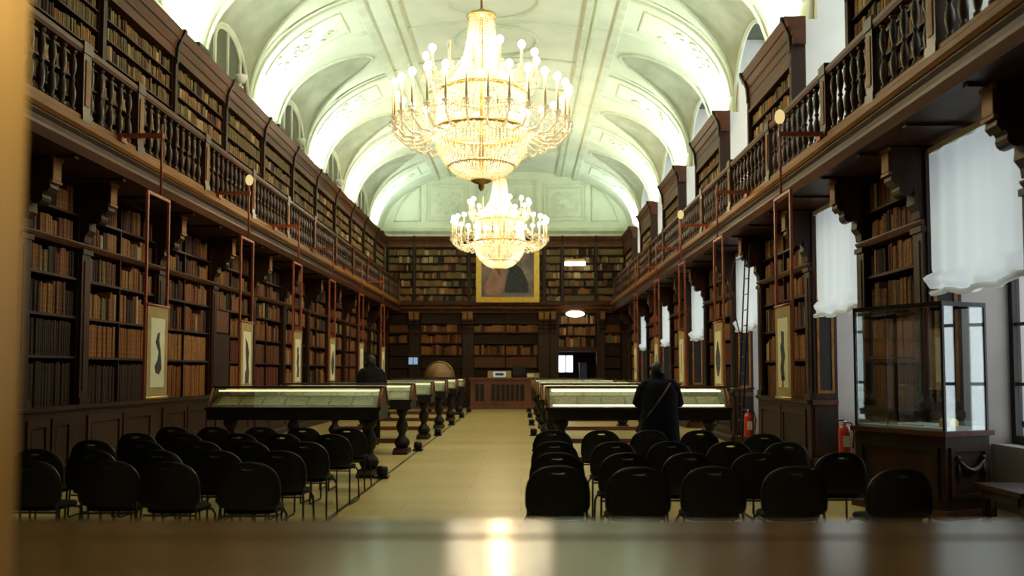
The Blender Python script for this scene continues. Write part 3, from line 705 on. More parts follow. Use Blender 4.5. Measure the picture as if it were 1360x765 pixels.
# ------------------------------------------------------------------ chandeliers
def chandelier(d, label):
    c = Vector((-.73, d, 0)); t = thing('chandelier', (c.x, d, 5.0), label, 'chandelier', 'crystal chandeliers')
    def P(r, a, z): return (c.x + r * math.cos(a), d + r * math.sin(a), z)
    MB().tube([(c.x, d, 8.2), (c.x, d, 10.9)], .022, 8).build('hanging_rod', 'brass', t)
    MB().lathe([(.05, 10.84), (.16, 10.86), (.2, 10.92)], (c.x, d, 0), 14).build('ceiling_rose', 'brass', t)
    def ring(r, z, h, nm):
        MB().tube([P(r, 2 * math.pi * k / 40, z) for k in range(40)], h, 6, closed=True).build(nm, 'brass', t)
    ring(.25, 8.22, .035, 'crown_ring'); ring(.80, 6.76, .035, 'upper_ring'); ring(.87, 6.04, .04, 'basket_ring'); ring(.60, 5.40, .02, 'lower_ring')
    MB().lathe([(.02, 0), (.24, .03), (.24, .07), (.1, .12), (.03, .2)], (c.x, d, 8.18), 16).build('crown_cap', 'brass', t)
    MB().tube([(c.x, d, 5.2), (c.x, d, 8.2)], .035, 8).build('core_rod', 'brass', t)
    def strands(n, path, nm, size):
        b = MB()
        seg = [math.dist(path[i], path[i + 1]) for i in range(len(path) - 1)]; tot = sum(seg); m = int(tot / (size * 1.75))
        for k in range(n):
            a = 2 * math.pi * (k + .5) / n
            for j in range(m + 1):
                s = tot * j / m; i = 0
                while i < len(seg) - 1 and s > seg[i]: s -= seg[i]; i += 1
                q = s / seg[i]; r = path[i][0] * (1 - q) + path[i + 1][0] * q; z = path[i][1] * (1 - q) + path[i + 1][1] * q
                b.octa(P(r, a, z), size * random.uniform(.7, 1.0), size * random.uniform(.8, 1.15))
        o = b.build(nm, 'crystal', t); o['kind'] = 'stuff'
    strands(38, [(.22, 8.2), (.27, 7.75), (.33, 7.4), (.48, 7.05), (.80, 6.78)], 'crystal_tent', .024)
    strands(70, [(.82, 6.74), (.80, 6.5), (.86, 6.1)], 'crystal_curtain', .024)
    strands(72, [(.87, 6.0), (.86, 5.85), (.79, 5.62), (.66, 5.42), (.45, 5.24), (.2, 5.14)], 'crystal_basket', .022)
    b = MB()
    for k in range(46):
        a = 2 * math.pi * k / 46; b.octa(P(.9, a, 5.93), .02, .07)
        b.octa(P(.83, a, 6.64), .018, .06)
    o = b.build('crystal_drops', 'crystal', t); o['kind'] = 'stuff'
    MB().lathe([(.02, -.16), (.06, -.10), (.05, -.04), (.16, 0), (.2, .04)], (c.x, d, 5.10), 14).build('finial', 'brass', t)
    def tier(n, path, cup, zt, ph, unlit):
        for k in range(n):
            a = 2 * math.pi * (k + ph) / n
            ar = MB(); ar.tube([P(r, a, z) for r, z in path], [.026, .024, .022, .02, .02][:len(path)], 6)
            ar = ar.build('arm', 'crystal', t)
            MB().lathe([(.015, -.05), (.03, -.02), (.075, .0), (.08, .02)], P(cup[0], a, cup[1]), 10).build('drip_pan', 'crystal', ar)
            b = MB()
            for q in range(6):
                an = q * 1.047; b.octa((P(cup[0], a, 0)[0] + .07 * math.cos(an), P(cup[0], a, 0)[1] + .07 * math.sin(an), cup[1] - .06), .012, .045)
            b.build('pendant_drops', 'crystal', ar, kind='stuff')
            ca = MB().lathe([(.022, 0), (.022, zt - cup[1] - .05)], P(cup[0], a, cup[1] + .01), 8).build('candle', 'candle_wax', t)
            if k in unlit: MB().sphere(P(cup[0], a, zt - .01), .026, 8, 6, sz=1.7).build('unlit_bulb', 'candle_wax', ca)
            else: MB().sphere(P(cup[0], a, zt), .066, 10, 7, sz=1.1).build('bulb', 'bulb_glow', ca)
    tier(14, [(.55, 6.98), (.72, 6.86), (.92, 6.88), (1.03, 7.02)], (1.03, 7.05), 7.43, .3, (3, 4, 9))
    tier(28, [(.87, 6.02), (1.15, 5.84), (1.42, 5.84), (1.60, 6.0), (1.62, 6.14)], (1.62, 6.17), 6.80, .5, (6, 14))
    b = MB()
    for k in range(28):                                   # bead swags from the lower candles to the ring above
        a = 2 * math.pi * (k + .5) / 28; a2 = 2 * math.pi * (k + 1.5) / 28
        for j in range(17):
            q = j / 16; b.octa(P(.83 + .75 * q, a, 6.72 - .50 * q - .20 * math.sin(math.pi * q)), .019, .024)
        for j in range(9):
            q = j / 8; b.octa(P(1.60, a + (a2 - a) * q, 6.10 - .11 * math.sin(math.pi * q)), .018, .022)
            b.octa(P(1.25, a + (a2 - a) * q, 5.86 - .09 * math.sin(math.pi * q)), .018, .022)
    for k in range(14):
        a = 2 * math.pi * (k + .3) / 14; a2 = 2 * math.pi * (k + 1.3) / 14
        for j in range(17):
            q = j / 16; b.octa(P(.36 + .64 * q, a, 7.42 - .40 * q - .16 * math.sin(math.pi * q)), .019, .024)
        for j in range(9):
            q = j / 8; b.octa(P(1.01, a + (a2 - a) * q, 6.98 - .12 * math.sin(math.pi * q)), .018, .022)
    o = b.build('bead_swags', 'crystal', t); o['kind'] = 'stuff'
    for zz, kk in ((2.25, .80), (.95, .20)):
        ld = bpy.data.lights.new('candle_light', 'POINT'); ld.energy = P_CHAND * kk; ld.color = (1.0, .76, .43); ld.shadow_soft_size = .35; ld.specular_factor = 0.0
        lo = bpy.data.objects.new('candle_light', ld); col.objects.link(lo); lo.parent = t; lo.location = (0, 0, zz)
    return t
chandelier(16.5, 'large nearer crystal chandelier with two tiers of lit candles')
chandelier(30.7, 'smaller looking farther crystal chandelier in front of the painting')

# ------------------------------------------------------------------ window blinds
def blind(a, b, zt, zb, label):
    NY, NZ = 36, 44; vs = []; fs = []; ph = random.random() * 6
    for j in range(NZ + 1):
        s = j / NZ; z = zt + (zb - zt) * s; g = max(0.0, (s - .86) / .14)
        for i in range(NY + 1):
            q = i / NY; y = a + (b - a) * q
            x = 4.93 - .018 * math.sin(q * 34 + ph) - .012 * math.sin(q * 11 + ph * 2)
            x -= .075 * math.sin(math.pi * min(1, g)) * (1 + .35 * math.sin(q * 21 + ph)) + .02 * math.sin(g * 9 + q * 5) * (g > 0)
            zz = z - g * (.05 * math.sin(q * math.pi) - .035 * math.sin(q * 9 + ph))
            vs.append((x, y, zz))
    for j in range(NZ):
        for i in range(NY): k = j * (NY + 1) + i; fs.append((k, k + 1, k + NY + 2, k + NY + 1))
    t = thing('window_blind', (4.93, (a + b) / 2, zb), label, 'blind', 'white blinds of the lower windows')
    MB().add(vs, fs, 0, True).build('cloth', 'blind_cloth', t)
    MB().box(4.90, 4.98, a, b, zt - .02, zt + .05).build('headrail', 'white_paint', t)
    h = MB(); pts = [(4.895 - .02 * math.sin(q * 2.1), a + (b - a) * q / 20, zb - .0 - .05 * math.sin(q / 20 * math.pi) + .02 * math.sin(q * .9)) for q in range(21)]
    h.tube(pts, .035, 6); h.build('gathered_hem', 'blind_cloth', t)
for i, (a, b) in enumerate(WLOW):
    blind(a + .03, b - .09, 4.24, 2.56, ['largest gathered white blind, cut by the right edge', 'white gathered blind directly above the tall glass case', 'white gathered blind behind the library ladder',
          'fourth white window blind from the entrance', 'fifth white window blind from the entrance', 'farthest white window blind beside the end wall'][i])

# ------------------------------------------------------------------ hanging scrolls
SHAPES = [
    [(-.06, .16), (-.01, .30), (.05, .33), (.03, .20), (.07, .05), (.09, -.12), (.10, -.24), (.04, -.33), (-.05, -.30), (-.07, -.20), (.0, -.10), (.02, .02)],
    [(-.07, .40), (.02, .30), (.09, .10), (.06, -.08), (.10, -.30), (.08, -.52), (-.08, -.52), (-.07, -.30), (-.02, -.22), (-.06, .1)],
    [(-.05, .32), (.05, .34), (.04, .18), (.08, .10), (.05, -.1), (.09, -.22), (.06, -.42), (-.06, -.42), (-.03, -.2), (-.08, -.05), (-.04, .1)],
    [(-.03, .30), (.04, .36), (.09, .16), (.14, 0), (.12, -.2), (.05, -.36), (-.04, -.38), (-.12, -.2), (-.14, 0), (-.08, .15)],
    [(-.02, .4), (.03, .4), (.03, -.3), (-.02, -.3)],
    [(-.06, .2), (.05, .25), (.08, -.1), (.02, -.3), (-.06, -.2)],
]
def scroll(side, d, n, label, lamp, shape, red=False):
    X = XC + side * 4.25
    F = frame((X, d, 0), (0, 1, 0), (-side, 0, 0)); w = .36
    t = thing('hanging_scroll', (X, d, 1.2), label, 'scroll', 'scrolls hung from the gallery frames')
    for a_ in (-w, w): MB().fbox(F, a_ - .02, a_ + .02, -.02, .012, 1.26, 4.02).build('frame_upright', 'rust_metal', t)
    for z_ in (1.28, 4.0): MB().fbox(F, -w + .02, w - .02, -.02, .012, z_ - .02, z_ + .02).build('frame_bar', 'rust_metal', t)
    MB().tube([F(.06, 0, 4.02), F(.06, 0, 5.02)], .016, 6).build('pole', 'rust_metal', t)
    b = MB(); b.fbox(F, .035, .085, -.66, .02, 4.83, 4.89); b.build('bracket_arm', 'rust_metal', t)
    b = MB(); b.fbox(F, -.02, .14, -.66, -.52, 4.765, 4.84); b.build('clamp', 'rust_metal', t)
    z0, z1 = 1.26, 2.50
    p = MB().fbox(F, -w + .02, w - .02, .012, .024, z0, z1).build('mount', 'mount_paper', t)
    q = MB().fbox(F, -w + .13, w - .13, .0242, .027, z0 + .14, z1 - .17).build('picture_paper', 'scroll_paper', p)
    zc = (z0 + z1) / 2 - .02; n_ = len(shape)
    vs = [F(a * 1.35, .0272, zc + c * .88) for a, c in shape] + [F(a * 1.35, .029, zc + c * .88) for a, c in shape]
    b = MB(); b.add(vs, [tuple(range(n_, 2 * n_))] + [(i, (i + 1) % n_, n_ + (i + 1) % n_, n_ + i) for i in range(n_)]); b.build('ink_figure', 'ink', p)
    if red:
        b = MB(); b.fbox(F, -.02, .05, .0272, .029, zc - .46, zc - .30); b.build('red_seal', 'red_ink', p)
    for z, nm in ((z0, 'bottom_roller'), (z1, 'top_roller')):
        MB().tube([F(-w - .01, .018, z), F(w + .01, .018, z)], .02, 8).build(nm, 'brass' if z == z0 else 'rust_metal', t)
    if lamp:
        b = MB(); b.sphere(tuple(F(.06, 0, 5.10)), .07, 14, 10, sz=1.45)
        l = b.build('lamp_globe', 'lamp_glow', t)
D = [12.2, 16.2, 19.9, 23.6, 27.9, 32.3]
NAMES = ['nearest', 'second', 'third', 'fourth', 'fifth', 'farthest']
for i, d in enumerate(D):
    scroll(-1, d, i, NAMES[i] + ' ink painting scroll on a rust coloured frame, left side' + (', lamp above' if i == 1 else ''), i == 1, SHAPES[i])
for i, d in enumerate(D[:5]):
    scroll(1, d, i, (NAMES[i] if i < 4 else 'farthest') + ' ink painting scroll on a rust coloured frame, window side' + (', lamp above' if i == 0 else ''), i in (0, 2), SHAPES[(i + 2) % 6], i == 0)

# ------------------------------------------------------------------ display tables
def display_table(x0, x1, d, label, lit):
    t = thing('display_table', ((x0 + x1) / 2, d, 0), label, 'display table', 'glazed display tables')
    hw = .46
    b = MB(); b.box(x0, x1, d - hw, d + hw, .88, 1.05); b.box(x0 - .03, x1 + .03, d - hw - .03, d + hw + .03, 1.03, 1.07); b.build('case_body', 'black_wood', t)
    for x, nm in ((x0, 0), (x1, 1)):
        s = 1 if nm else -1
        F = frame((x, d, 0), (s, 0, 0), (0, 1, 0))
        b = MB(); b.prism(F, [(-hw, 1.07), (hw, 1.07), (.15, 1.36), (-.15, 1.36)], -.035, 0); g = b.build('gable_end', 'cornice_wood', t)
        b = MB()
        for sy in (-1, 1): b.tube([(x + s * .005, d + sy * hw, 1.07), (x + s * .005, d + sy * .15, 1.365)], .018, 4)
        b.build('gable_moulding', 'oak', g)
    MB().box(x0 - .02, x1 + .02, d - .17, d + .17, 1.355, 1.385).build('ridge_board', 'walnut_h', t)
    for sy in (-1, 1):
        F = frame((x0, d, 0), (1, 0, 0), (0, sy, 0)); L = x1 - x0
        MB().prism(F, [(hw - .012, 1.072), (hw, 1.072), (.152, 1.354), (.140, 1.354)], .04, L - .04).build('glass_pane', 'glass', t)
        MB().prism(F, [(hw - .06, 1.075), (hw - .06, 1.08), (.06, 1.235), (.06, 1.07)], .04, L - .04).build('slope_board', 'linen', t)
        n = 7 if sy < 0 else 3
        for k in range(n):
            a0 = .1 + (L - .2) * k / n + .02; a1 = .1 + (L - .2) * (k + 1) / n - .02
            sl = (1.235 - 1.08) / (hw - .12)
            def zz(bb): return 1.08 + (hw - .06 - bb) * sl
            b0, b1 = hw - .09, .11
            p = MB(); p.prism(F, [(b0, zz(b0) + .001), (b0, zz(b0) + .012), (b1, zz(b1) + .012), (b1, zz(b1) + .001)], a0, a1); p.build('document', 'document', t)
        if lit == 'tube_glow_bright' and sy < 0: MB().tube([F(.08, hw - .045, 1.10), F(L - .08, hw - .045, 1.10)], .012, 6).build('tube_lamp', lit, t)
        if lit: MB().tube([F(.08, .165, 1.315), F(L - .08, .165, 1.315)], .014, 6).build('tube_lamp', lit, t)
    for x in (x0 + .22, x1 - .22):
        b = MB(); b.lathe([(.10, .10), (.13, .14), (.16, .20), (.14, .27), (.08, .33), (.065, .38), (.10, .44), (.125, .52), (.11, .60), (.07, .68), (.065, .72), (.11, .78), (.12, .88)], (x, d, 0), 14); l = b.build('leg', 'black_wood', t)
        b = MB(); F = frame((x, d, 0), (1, 0, 0), (0, 1, 0)); b.prism(F, [(-.36, 0), (.36, 0), (.36, .05), (.2, .11), (-.2, .11), (-.36, .05)], -.14, .14); b.build('foot', 'walnut', l)
    MB().box(x0 + .2, x1 - .2, d - .05, d + .05, .20, .29).build('stretcher', 'red_wood', t)
TD = [14.1, 18.0, 22.0, 26.1, 30.3, 34.5]
for i, d in enumerate(TD):
    display_table(-4.74, -2.14, d, ordn(i) + ' glazed display table from the entrance, left of the aisle', 'tube_glow')
for i, d in enumerate(TD):
    display_table(.40, 3.14, d, ordn(i) + ' glazed display table from the entrance, right of the aisle', 'tube_glow_bright')

# ------------------------------------------------------------------ floor strip and black floor boxes
MB().box(-2.12, -2.08, 6.0, 39.0, 0, .008).build('cable_strip', 'black_metal', label='thin dark cable strip running along the floor left of the aisle', category='cable strip')
for side, xx, sl in ((-1, -2.1, 'left'), (1, .32, 'right')):
    for i, dd in enumerate((13.75, 18.5, 22.9, 27.4, 32.0, 36.4)):
        t = thing('floor_box', (xx, dd, 0), ordn(i) + ' small black floor box from the entrance, %s edge of the aisle' % sl, 'floor box', 'black floor boxes beside the tables')
        b = MB(); b.box(xx - .10, xx + .10, dd - .10, dd + .10, .008, .04); b.build('base', 'black_plastic', t)
        b = MB(); b.lathe([(.05, .04), (.085, .06), (.09, .13), (.075, .18), (.03, .19)], (xx, dd, 0), 12); b.build('dome', 'black_plastic', t)

# ------------------------------------------------------------------ chairs
def chair_parts():
    t = thing('stacking_chair', (0, 0, 0), 'x', 'chair', 'black stacking chairs')
    N = 40; outer = []; slot = []
    for k in range(N):
        a = 2 * math.pi * k / N; c, s = math.cos(a), math.sin(a); e = 2.5 if s > 0 else 5.0
        r = (abs(c) ** e + abs(s) ** e) ** (-1 / e); outer.append((.262 * c * r, .60 + (.255 if s > 0 else .135) * s * r))
        slot.append((.05 * c, .80 + .009 * s))
    vs = []; fs = []
    rings = [0, .12, .4, .75, .95, 1.0]
    def yb(x): return -.20 - .045 * (1 - (x / .25) ** 2)
    for sd in (0, 1):
        for q in rings:
            for (ox, oz), (sx_, sz_) in zip(outer, slot):
                x = sx_ + (ox - sx_) * q; z = sz_ + (oz - sz_) * q
                th = .018 if q < 1 else .010
                vs.append((x, yb(x) + (th if sd else -th), z))
    nr = len(rings)
    for sd in (0, 1):
        for i in range(nr - 1):
            for k in range(N):
                k2 = (k + 1) % N; b = sd * nr * N
                f = (b + i * N + k, b + i * N + k2, b + (i + 1) * N + k2, b + (i + 1) * N + k); fs.append(f if sd else f[::-1])
    for i in (0, nr - 1):
        for k in range(N):
            k2 = (k + 1) % N; f = (i * N + k, i * N + k2, nr * N + i * N + k2, nr * N + i * N + k); fs.append(f if i else f[::-1])
    MB().add(vs, fs, 0, True).build('backrest', 'black_plastic', t, local=True)
    vs = []; fs = []; N = 24
    for z, q in ((.415, .86), (.425, .98), (.445, 1.0), (.46, .95), (.462, .6)):
        for k in range(N):
            a = 2 * math.pi * k / N; c, s = math.cos(a), math.sin(a); r = (abs(c) ** 4 + abs(s) ** 4) ** -.25
            vs.append((.235 * c * r * q, .02 + .225 * s * r * q, z))
    for i in range(4):
        for k in range(N): k2 = (k + 1) % N; fs.append((i * N + k, i * N + k2, (i + 1) * N + k2, (i + 1) * N + k))
    fs += [tuple(range(N))[::-1], tuple(range(4 * N, 5 * N))]
    MB().add(vs, fs, 0, True).build('seat', 'black_fabric', t, local=True)
    for s in (-1, 1):
        x = s * .235
        MB().tube([(x * .9, .20, .41), (x, .215, .36), (x * 1.04, .24, .03), (x * 1.04, .215, .011), (x * 1.04, -.22, .011), (x * 1.04, -.245, .03), (x, -.21, .42), (x * .9, -.222, .60)], .011, 6).build('sled_leg', 'black_metal', t, local=True)
    MB().tube([(-.225, -.19, .405), (.225, -.19, .405)], .010, 6).build('crossbar', 'black_metal', t, local=True)
    MB().tube([(-.225, .20, .405), (.225, .20, .405)], .010, 6).build('crossbar', 'black_metal', t, local=True)
    return t
CH = chair_parts(); first = True
def put_chair(x, d, rz, label):
    global first
    o = CH if first else copy_tree(CH)
    first = False
    o.location = (x, d + .22, 0); o.rotation_euler.z = rz; o['label'] = label; return o
rows_r = [7.25, 8.5, 9.85, 11.8]
cols_r = [.30, .92, 1.54, 2.17]
COLN = ['at the aisle', 'second from the aisle', 'third from the aisle', 'fourth from the aisle', 'fifth from the aisle', 'sixth from the aisle']
ROWN = ['nearest row', 'second row', 'third row', 'fourth row', 'fifth row']
for i, d in enumerate(rows_r):
    for j, x in enumerate(cols_r):
        put_chair(x + .045 * i + random.uniform(-.02, .02), d + random.uniform(-.05, .05), random.uniform(-.06, .06), 'black stacking chair right of the aisle, %s, %s' % (ROWN[i], COLN[j]))
for x, d, l in ((2.93, 7.1, 'black stacking chair in front of the tall glass case cabinet, nearest row'), (2.98, 8.55, 'black stacking chair left of the tall glass case, standing apart, second row'),
                (2.85, 9.8, 'rightmost black stacking chair of the third row with a window glint'), (2.98, 11.1, 'rightmost black stacking chair of the fourth row right of the aisle')):
    put_chair(x, d, random.uniform(-.1, .1), l)
rows_l = [7.55, 8.65, 9.8, 11.0, 12.3]
cols_l = [-2.3, -2.93, -3.52, -4.15, -4.75]
for i, d in enumerate(rows_l):
    for j, x in enumerate(cols_l):
        put_chair(x + random.uniform(-.03, .03) - (.06 if i == 4 else 0), d + j * .05 + random.uniform(-.05, .05), random.uniform(-.08, .08), 'black stacking chair left of the aisle, %s, %s' % (ROWN[i], COLN[j]))

# ------------------------------------------------------------------ tall glass case
def glass_case():
    th = math.atan2(1.15, -.55) - math.pi / 2          # long side direction
    L, W = 1.275, .70
    t = thing('glass_case', (4.6, 9.9, 0), 'tall glass museum case on a carved dark cabinet beside the window', 'display case', rz=th)
    # local: +y long side, x across; near corner at the origin, short side towards +x
    def lb(x0, x1, y0, y1, z0, z1, nm, m, p=None): return MB().box(x0, x1, y0, y1, z0, z1).build(nm, m, p or t, local=True)
    lb(.0, W, .0, L, .10, .90, 'cabinet', 'walnut')
    lb(-.04, W + .04, -.04, L + .04, 0, .10, 'plinth', 'cornice_wood')
    lb(-.04, W + .04, -.04, L + .04, .90, .955, 'cabinet_top', 'cornice_wood')
    b = MB()
    b.box(.06, W - .06, -.025, 0, .22, .27); b.box(.06, W - .06, -.025, 0, .73, .78); b.box(.06, .11, -.025, 0, .27, .73); b.box(W - .11, W - .06, -.025, 0, .27, .73)
    pn = b.build('side_panel', 'walnut_h', t, local=True)
    b = MB(); pts = [(.15 + .4 * k / 10, -.045, .64 - .12 * math.sin(math.pi * k / 10)) for k in range(11)]
    b.tube(pts, [.018 + .022 * math.sin(math.pi * k / 10) for k in range(11)], 8); b.build('festoon', 'black_wood', pn, local=True)
    for x in (.15, .55):
        b = MB(); b.sphere((x, -.03, .66), .035, 10, 6); b.build('rosette', 'black_wood', pn, local=True)
        b = MB(); b.tube([(x, -.03, .62), (x + .01, -.035, .5), (x, -.03, .38)], [.02, .025, .006], 6); b.build('tassel', 'black_wood', pn, local=True)
    b = MB(); b.box(-.025, 0, .08, L - .08, .22, .27); b.box(-.025, 0, .08, L - .08, .73, .78); b.box(-.025, 0, .08, .13, .27, .73); b.box(-.025, 0, L - .13, L - .08, .27, .73); b.build('front_panel', 'black_wood', t, local=True)
    lb(.03, W - .03, .03, L - .03, .955, .985, 'display_bed', 'white_paint')
    z0, z1 = .955, 2.33
    for x in (0.0, W - .03):
        for y in (0.0, L - .03): lb(x, x + .03, y, y + .03, z0, z1, 'corner_post', 'black_metal')
    b = MB(); b.box(0, W, 0, .03, z1, z1 + .05); b.box(0, W, L - .03, L, z1, z1 + .05); b.box(0, .03, .03, L - .03, z1, z1 + .05); b.box(W - .03, W, .03, L - .03, z1, z1 + .05); b.build('top_frame', 'black_metal', t, local=True)
    lb(.03, W - .03, .03, L - .03, z1 + .03, z1 + .04, 'top_pane', 'case_glass')
    lb(.01, .016, .03, L - .03, z0, z1, 'glass_pane', 'case_glass'); lb(W - .016, W - .01, .03, L - .03, z0, z1, 'glass_pane', 'case_glass')
    lb(.03, W - .03, .01, .016, z0, z1, 'glass_pane', 'case_glass'); lb(.03, W - .03, L - .016, L - .01, z0, z1, 'glass_pane', 'case_glass')
    lb(.017, .024, L * .62, L * .62 + .008, z0 + .03, z1, 'glazing_joint', 'black_metal')
    # things on show inside
    Rm = Matrix.Rotation(th, 4, 'Z'); O = Vector((4.6, 9.9, 0))
    for k, (x, y, w, l, h, m, nm, lab) in enumerate(((.3, .95, .2, .28, .03, 'tan_leather', 'book', 'small tan book lying at the far end of the glass case'), (.32, .55, .3, .26, .025, 'white_paint', 'open_book', 'open white book lying in the middle of the glass case'),
                                   (.33, .22, .14, .14, .07, 'brass', 'casket', 'small brass casket in the near corner of the glass case'))):
        p = Rm @ Vector((x, y, .985)) + O
        t2 = thing(nm, p, lab, 'casket' if nm == 'casket' else 'book', rz=th)
        if nm == 'open_book':
            F = frame((0, 0, 0), (0, 1, 0), (1, 0, 0))
            for s in (-1, 1):
                b = MB(); b.prism(F, [(0, 0), (s * w / 2, 0), (s * w / 2, .018), (s * w / 4, .034), (0, .02)], -l / 2, l / 2); b.build('page_block', m, t2, local=True)
        elif nm == 'casket':
            b = MB(); b.box(-w / 2, w / 2, -l / 2, l / 2, 0, h); b.build('box', m, t2, local=True)
            F = frame((0, 0, 0), (0, 1, 0), (1, 0, 0)); b = MB(); b.prism(F, [(-w / 2, h), (w / 2, h), (w / 4, h + .03), (-w / 4, h + .03)], -l / 2, l / 2); b.build('lid', m, t2, local=True)
        else:
            b = MB(); b.box(-w / 2, w / 2, -l / 2, l / 2, .004, h - .004); b.build('pages', 'scroll_paper', t2, local=True)
            for z in (0, h - .004): MB().box(-w / 2 - .005, w / 2 + .005, -l / 2 - .005, l / 2 + .005, z, z + .004).build('cover', m, t2, local=True)
glass_case()

# ------------------------------------------------------------------ people
def person(loc, rz, scale, label, J, coatm, strap=False):
    t = thing('person', loc, label, 'person', rz=rz); t.scale = (scale,) * 3
    V = []; E = []; RAD = []; idx = {}
    def v(n, p, r, par=None):
        idx[n] = len(V); V.append(p); RAD.append(r)
        if par is not None: E.append((idx[par], idx[n]))
    v('pelvis', (0, 0, .95), (.15, .11)); v('spine', J['spine'], (.14, .10), 'pelvis'); v('chest', J['chest'], (.12, .09), 'spine')
    v('neck', J['neck'], (.058, .058), 'chest'); v('jaw', J['jaw'], (.072, .082), 'neck'); v('head', J['head'], (.078, .095), 'jaw'); v('crown', J['crown'], (.05, .06), 'head')
    for s, n in ((-1, 'l'), (1, 'r')):
        def m(p): return (p[0] * s, p[1], p[2])
        v('sh' + n, m(J['sh']), (.048, .048), 'chest'); v('el' + n, m(J['el']), (.043, .043), 'sh' + n); v('wr' + n, m(J['wr']), (.028, .028), 'el' + n)
        w = Vector(J['wr']); dr = (w - Vector(J['el'])).normalized(); dr = Vector((dr.x * .3, dr.y, dr.z * .4)).normalized()
        pm = w + dr * .07; v('pa' + n, m(pm), (.036, .018), 'wr' + n)
        for q in range(4):
            b0 = pm + dr * .03 + Vector(((q - 1.5) * .019, 0, 0)); ln = (.058, .07, .066, .05)[q]
            v('f%d%s' % (q, n), m(b0), (.009, .009), 'pa' + n); v('g%d%s' % (q, n), m(b0 + dr * ln * .55 + Vector((0, 0, -.006))), (.008, .008), 'f%d%s' % (q, n)); v('h%d%s' % (q, n), m(b0 + dr * ln + Vector((0, 0, -.022))), (.007, .007), 'g%d%s' % (q, n))
        b0 = pm + Vector((-.038, .0, 0)) - dr * .02; v('t0' + n, m(b0), (.011, .011), 'pa' + n); v('t1' + n, m(b0 + dr * .035 + Vector((-.02, 0, -.005))), (.009, .009), 't0' + n)
        v('hip' + n, m((.09, 0, .90)), (.085, .085), 'pelvis'); v('kn' + n, m((.10, .02, .50)), (.058, .058), 'hip' + n); v('an' + n, m((.10, -.02, .10)), (.038, .038), 'kn' + n); v('toe' + n, m((.115, .13, .04)), (.035, .03), 'an' + n)
    me = bpy.data.meshes.new('body'); me.from_pydata([tuple(p) for p in V], E, []); me.materials.append(M['skin'])
    o = bpy.data.objects.new('body', me); col.objects.link(o); o.parent = t
    sk = o.modifiers.new('Skin', 'SKIN'); sk.use_smooth_shade = True
    for i, r in enumerate(RAD): me.skin_vertices[0].data[i].radius = r
    me.skin_vertices[0].data[0].use_root = True
    o.modifiers.new('Subsurf', 'SUBSURF').levels = 2; o.modifiers['Subsurf'].render_levels = 2
    # coat: rings up the body and sleeves
    b = MB()
    def loft(rings, N=20):
        vs = []; fs = []
        for cx, cy, cz, rx, ry in rings:
            for k in range(N): a = 2 * math.pi * k / N; vs.append((cx + rx * math.cos(a), cy + ry * math.sin(a) * (1 + .05 * math.sin(5 * a + cz * 9)), cz))
        for i in range(len(rings) - 1):
            for k in range(N): k2 = (k + 1) % N; fs.append((i * N + k, i * N + k2, (i + 1) * N + k2, (i + 1) * N + k))
        b.add(vs, fs, 0, True)
    ch = J['chest']; sp = J['spine']; nk = J['neck']
    loft([(0, .0, .52, .29, .21), (0, 0, .60, .292, .21), (0, 0, .80, .28, .20), (0, 0, .95, .27, .195), (0, sp[1], sp[2], .262, .18), (0, (ch[1] + sp[1]) / 2, (ch[2] + sp[2]) / 2, .27, .18),
          (0, ch[1], ch[2] - .03, .265, .175), (0, ch[1] + .01, ch[2] + .05, .245, .155), (0, (nk[1] + ch[1]) / 2, nk[2] - .02, .165, .125), (0, nk[1], nk[2] + .02, .098, .10), (0, nk[1] + .01, nk[2] + .085, .10, .105)])
    for s in (-1, 1):
        def m(p): return Vector((p[0] * s, p[1], p[2]))
        e = Vector(J['el']); w = Vector(J['wr']); h = Vector(J['sh'])
        b.tube([m(h) + Vector((-.11 * s, 0, .015)), m(h) + Vector((-.03 * s, 0, .0)), m(h.lerp(e, .25)), m(h.lerp(e, .6)), m(e), m(e.lerp(w, .5)), m(w)], [.075, .092, .095, .090, .082, .070, .058], 12)
    coat = b.build('coat', coatm, t, local=True)
    b = MB()
    for s in (-1, 1): b.tube([(.09 * s, 0, .92), (.10 * s, .02, .5), (.10 * s, -.02, .07)], [.105, .085, .07], 12)
    b.build('trousers', 'coat_black', t, local=True)
    for s in (-1, 1):
        b = MB(); b.tube([(.10 * s, -.075, .045), (.105 * s, 0, .05), (.115 * s, .10, .042), (.12 * s, .175, .035)], [.042, .048, .044, .028], 10); b.build('shoe', 'black_plastic', t, local=True)
    hd = Vector(J['head']); cr = Vector(J['crown']); ax = (cr - hd).normalized()
    b = MB(); b.sphere((0, 0, 0), 1.0, 16, 12)
    rot = ax.to_track_quat('Z', 'Y').to_matrix()
    fwd = Vector((0, 1, 0)); fwd = (fwd - ax * fwd.dot(ax)).normalized()
    b.v = [tuple(hd + ax * .028 - fwd * .022 + Vector((1, 0, 0)) * p[0] * .094 + fwd * p[1] * .108 + ax * p[2] * (.112 if p[2] > 0 else .150)) for p in b.v]
    # keep the face free
    keep = [i for i, f in enumerate(b.f) if not (sum((Vector(b.v[j]) - hd).dot(fwd) for j in f) / len(f) > .052 and sum((Vector(b.v[j]) - hd).dot(ax) for j in f) / len(f) < .075)]
    b.f = [b.f[i] for i in keep]; b.mi = [b.mi[i] for i in keep]; b.sm = [b.sm[i] for i in keep]
    b.build('hair', 'hair_dark', t, local=True)
    rt = Vector((1, 0, 0))
    for s in (-1, 1):
        MB().sphere(tuple(hd + rt * s * .032 + fwd * .088 + ax * .0), .010, 8, 6).build('eye', 'eye_dark', t, local=True)
        MB().sphere(tuple(hd + rt * s * .085 + fwd * .005 - ax * .02), .022, 8, 6, sz=1.4).build('ear', 'skin', t, local=True)
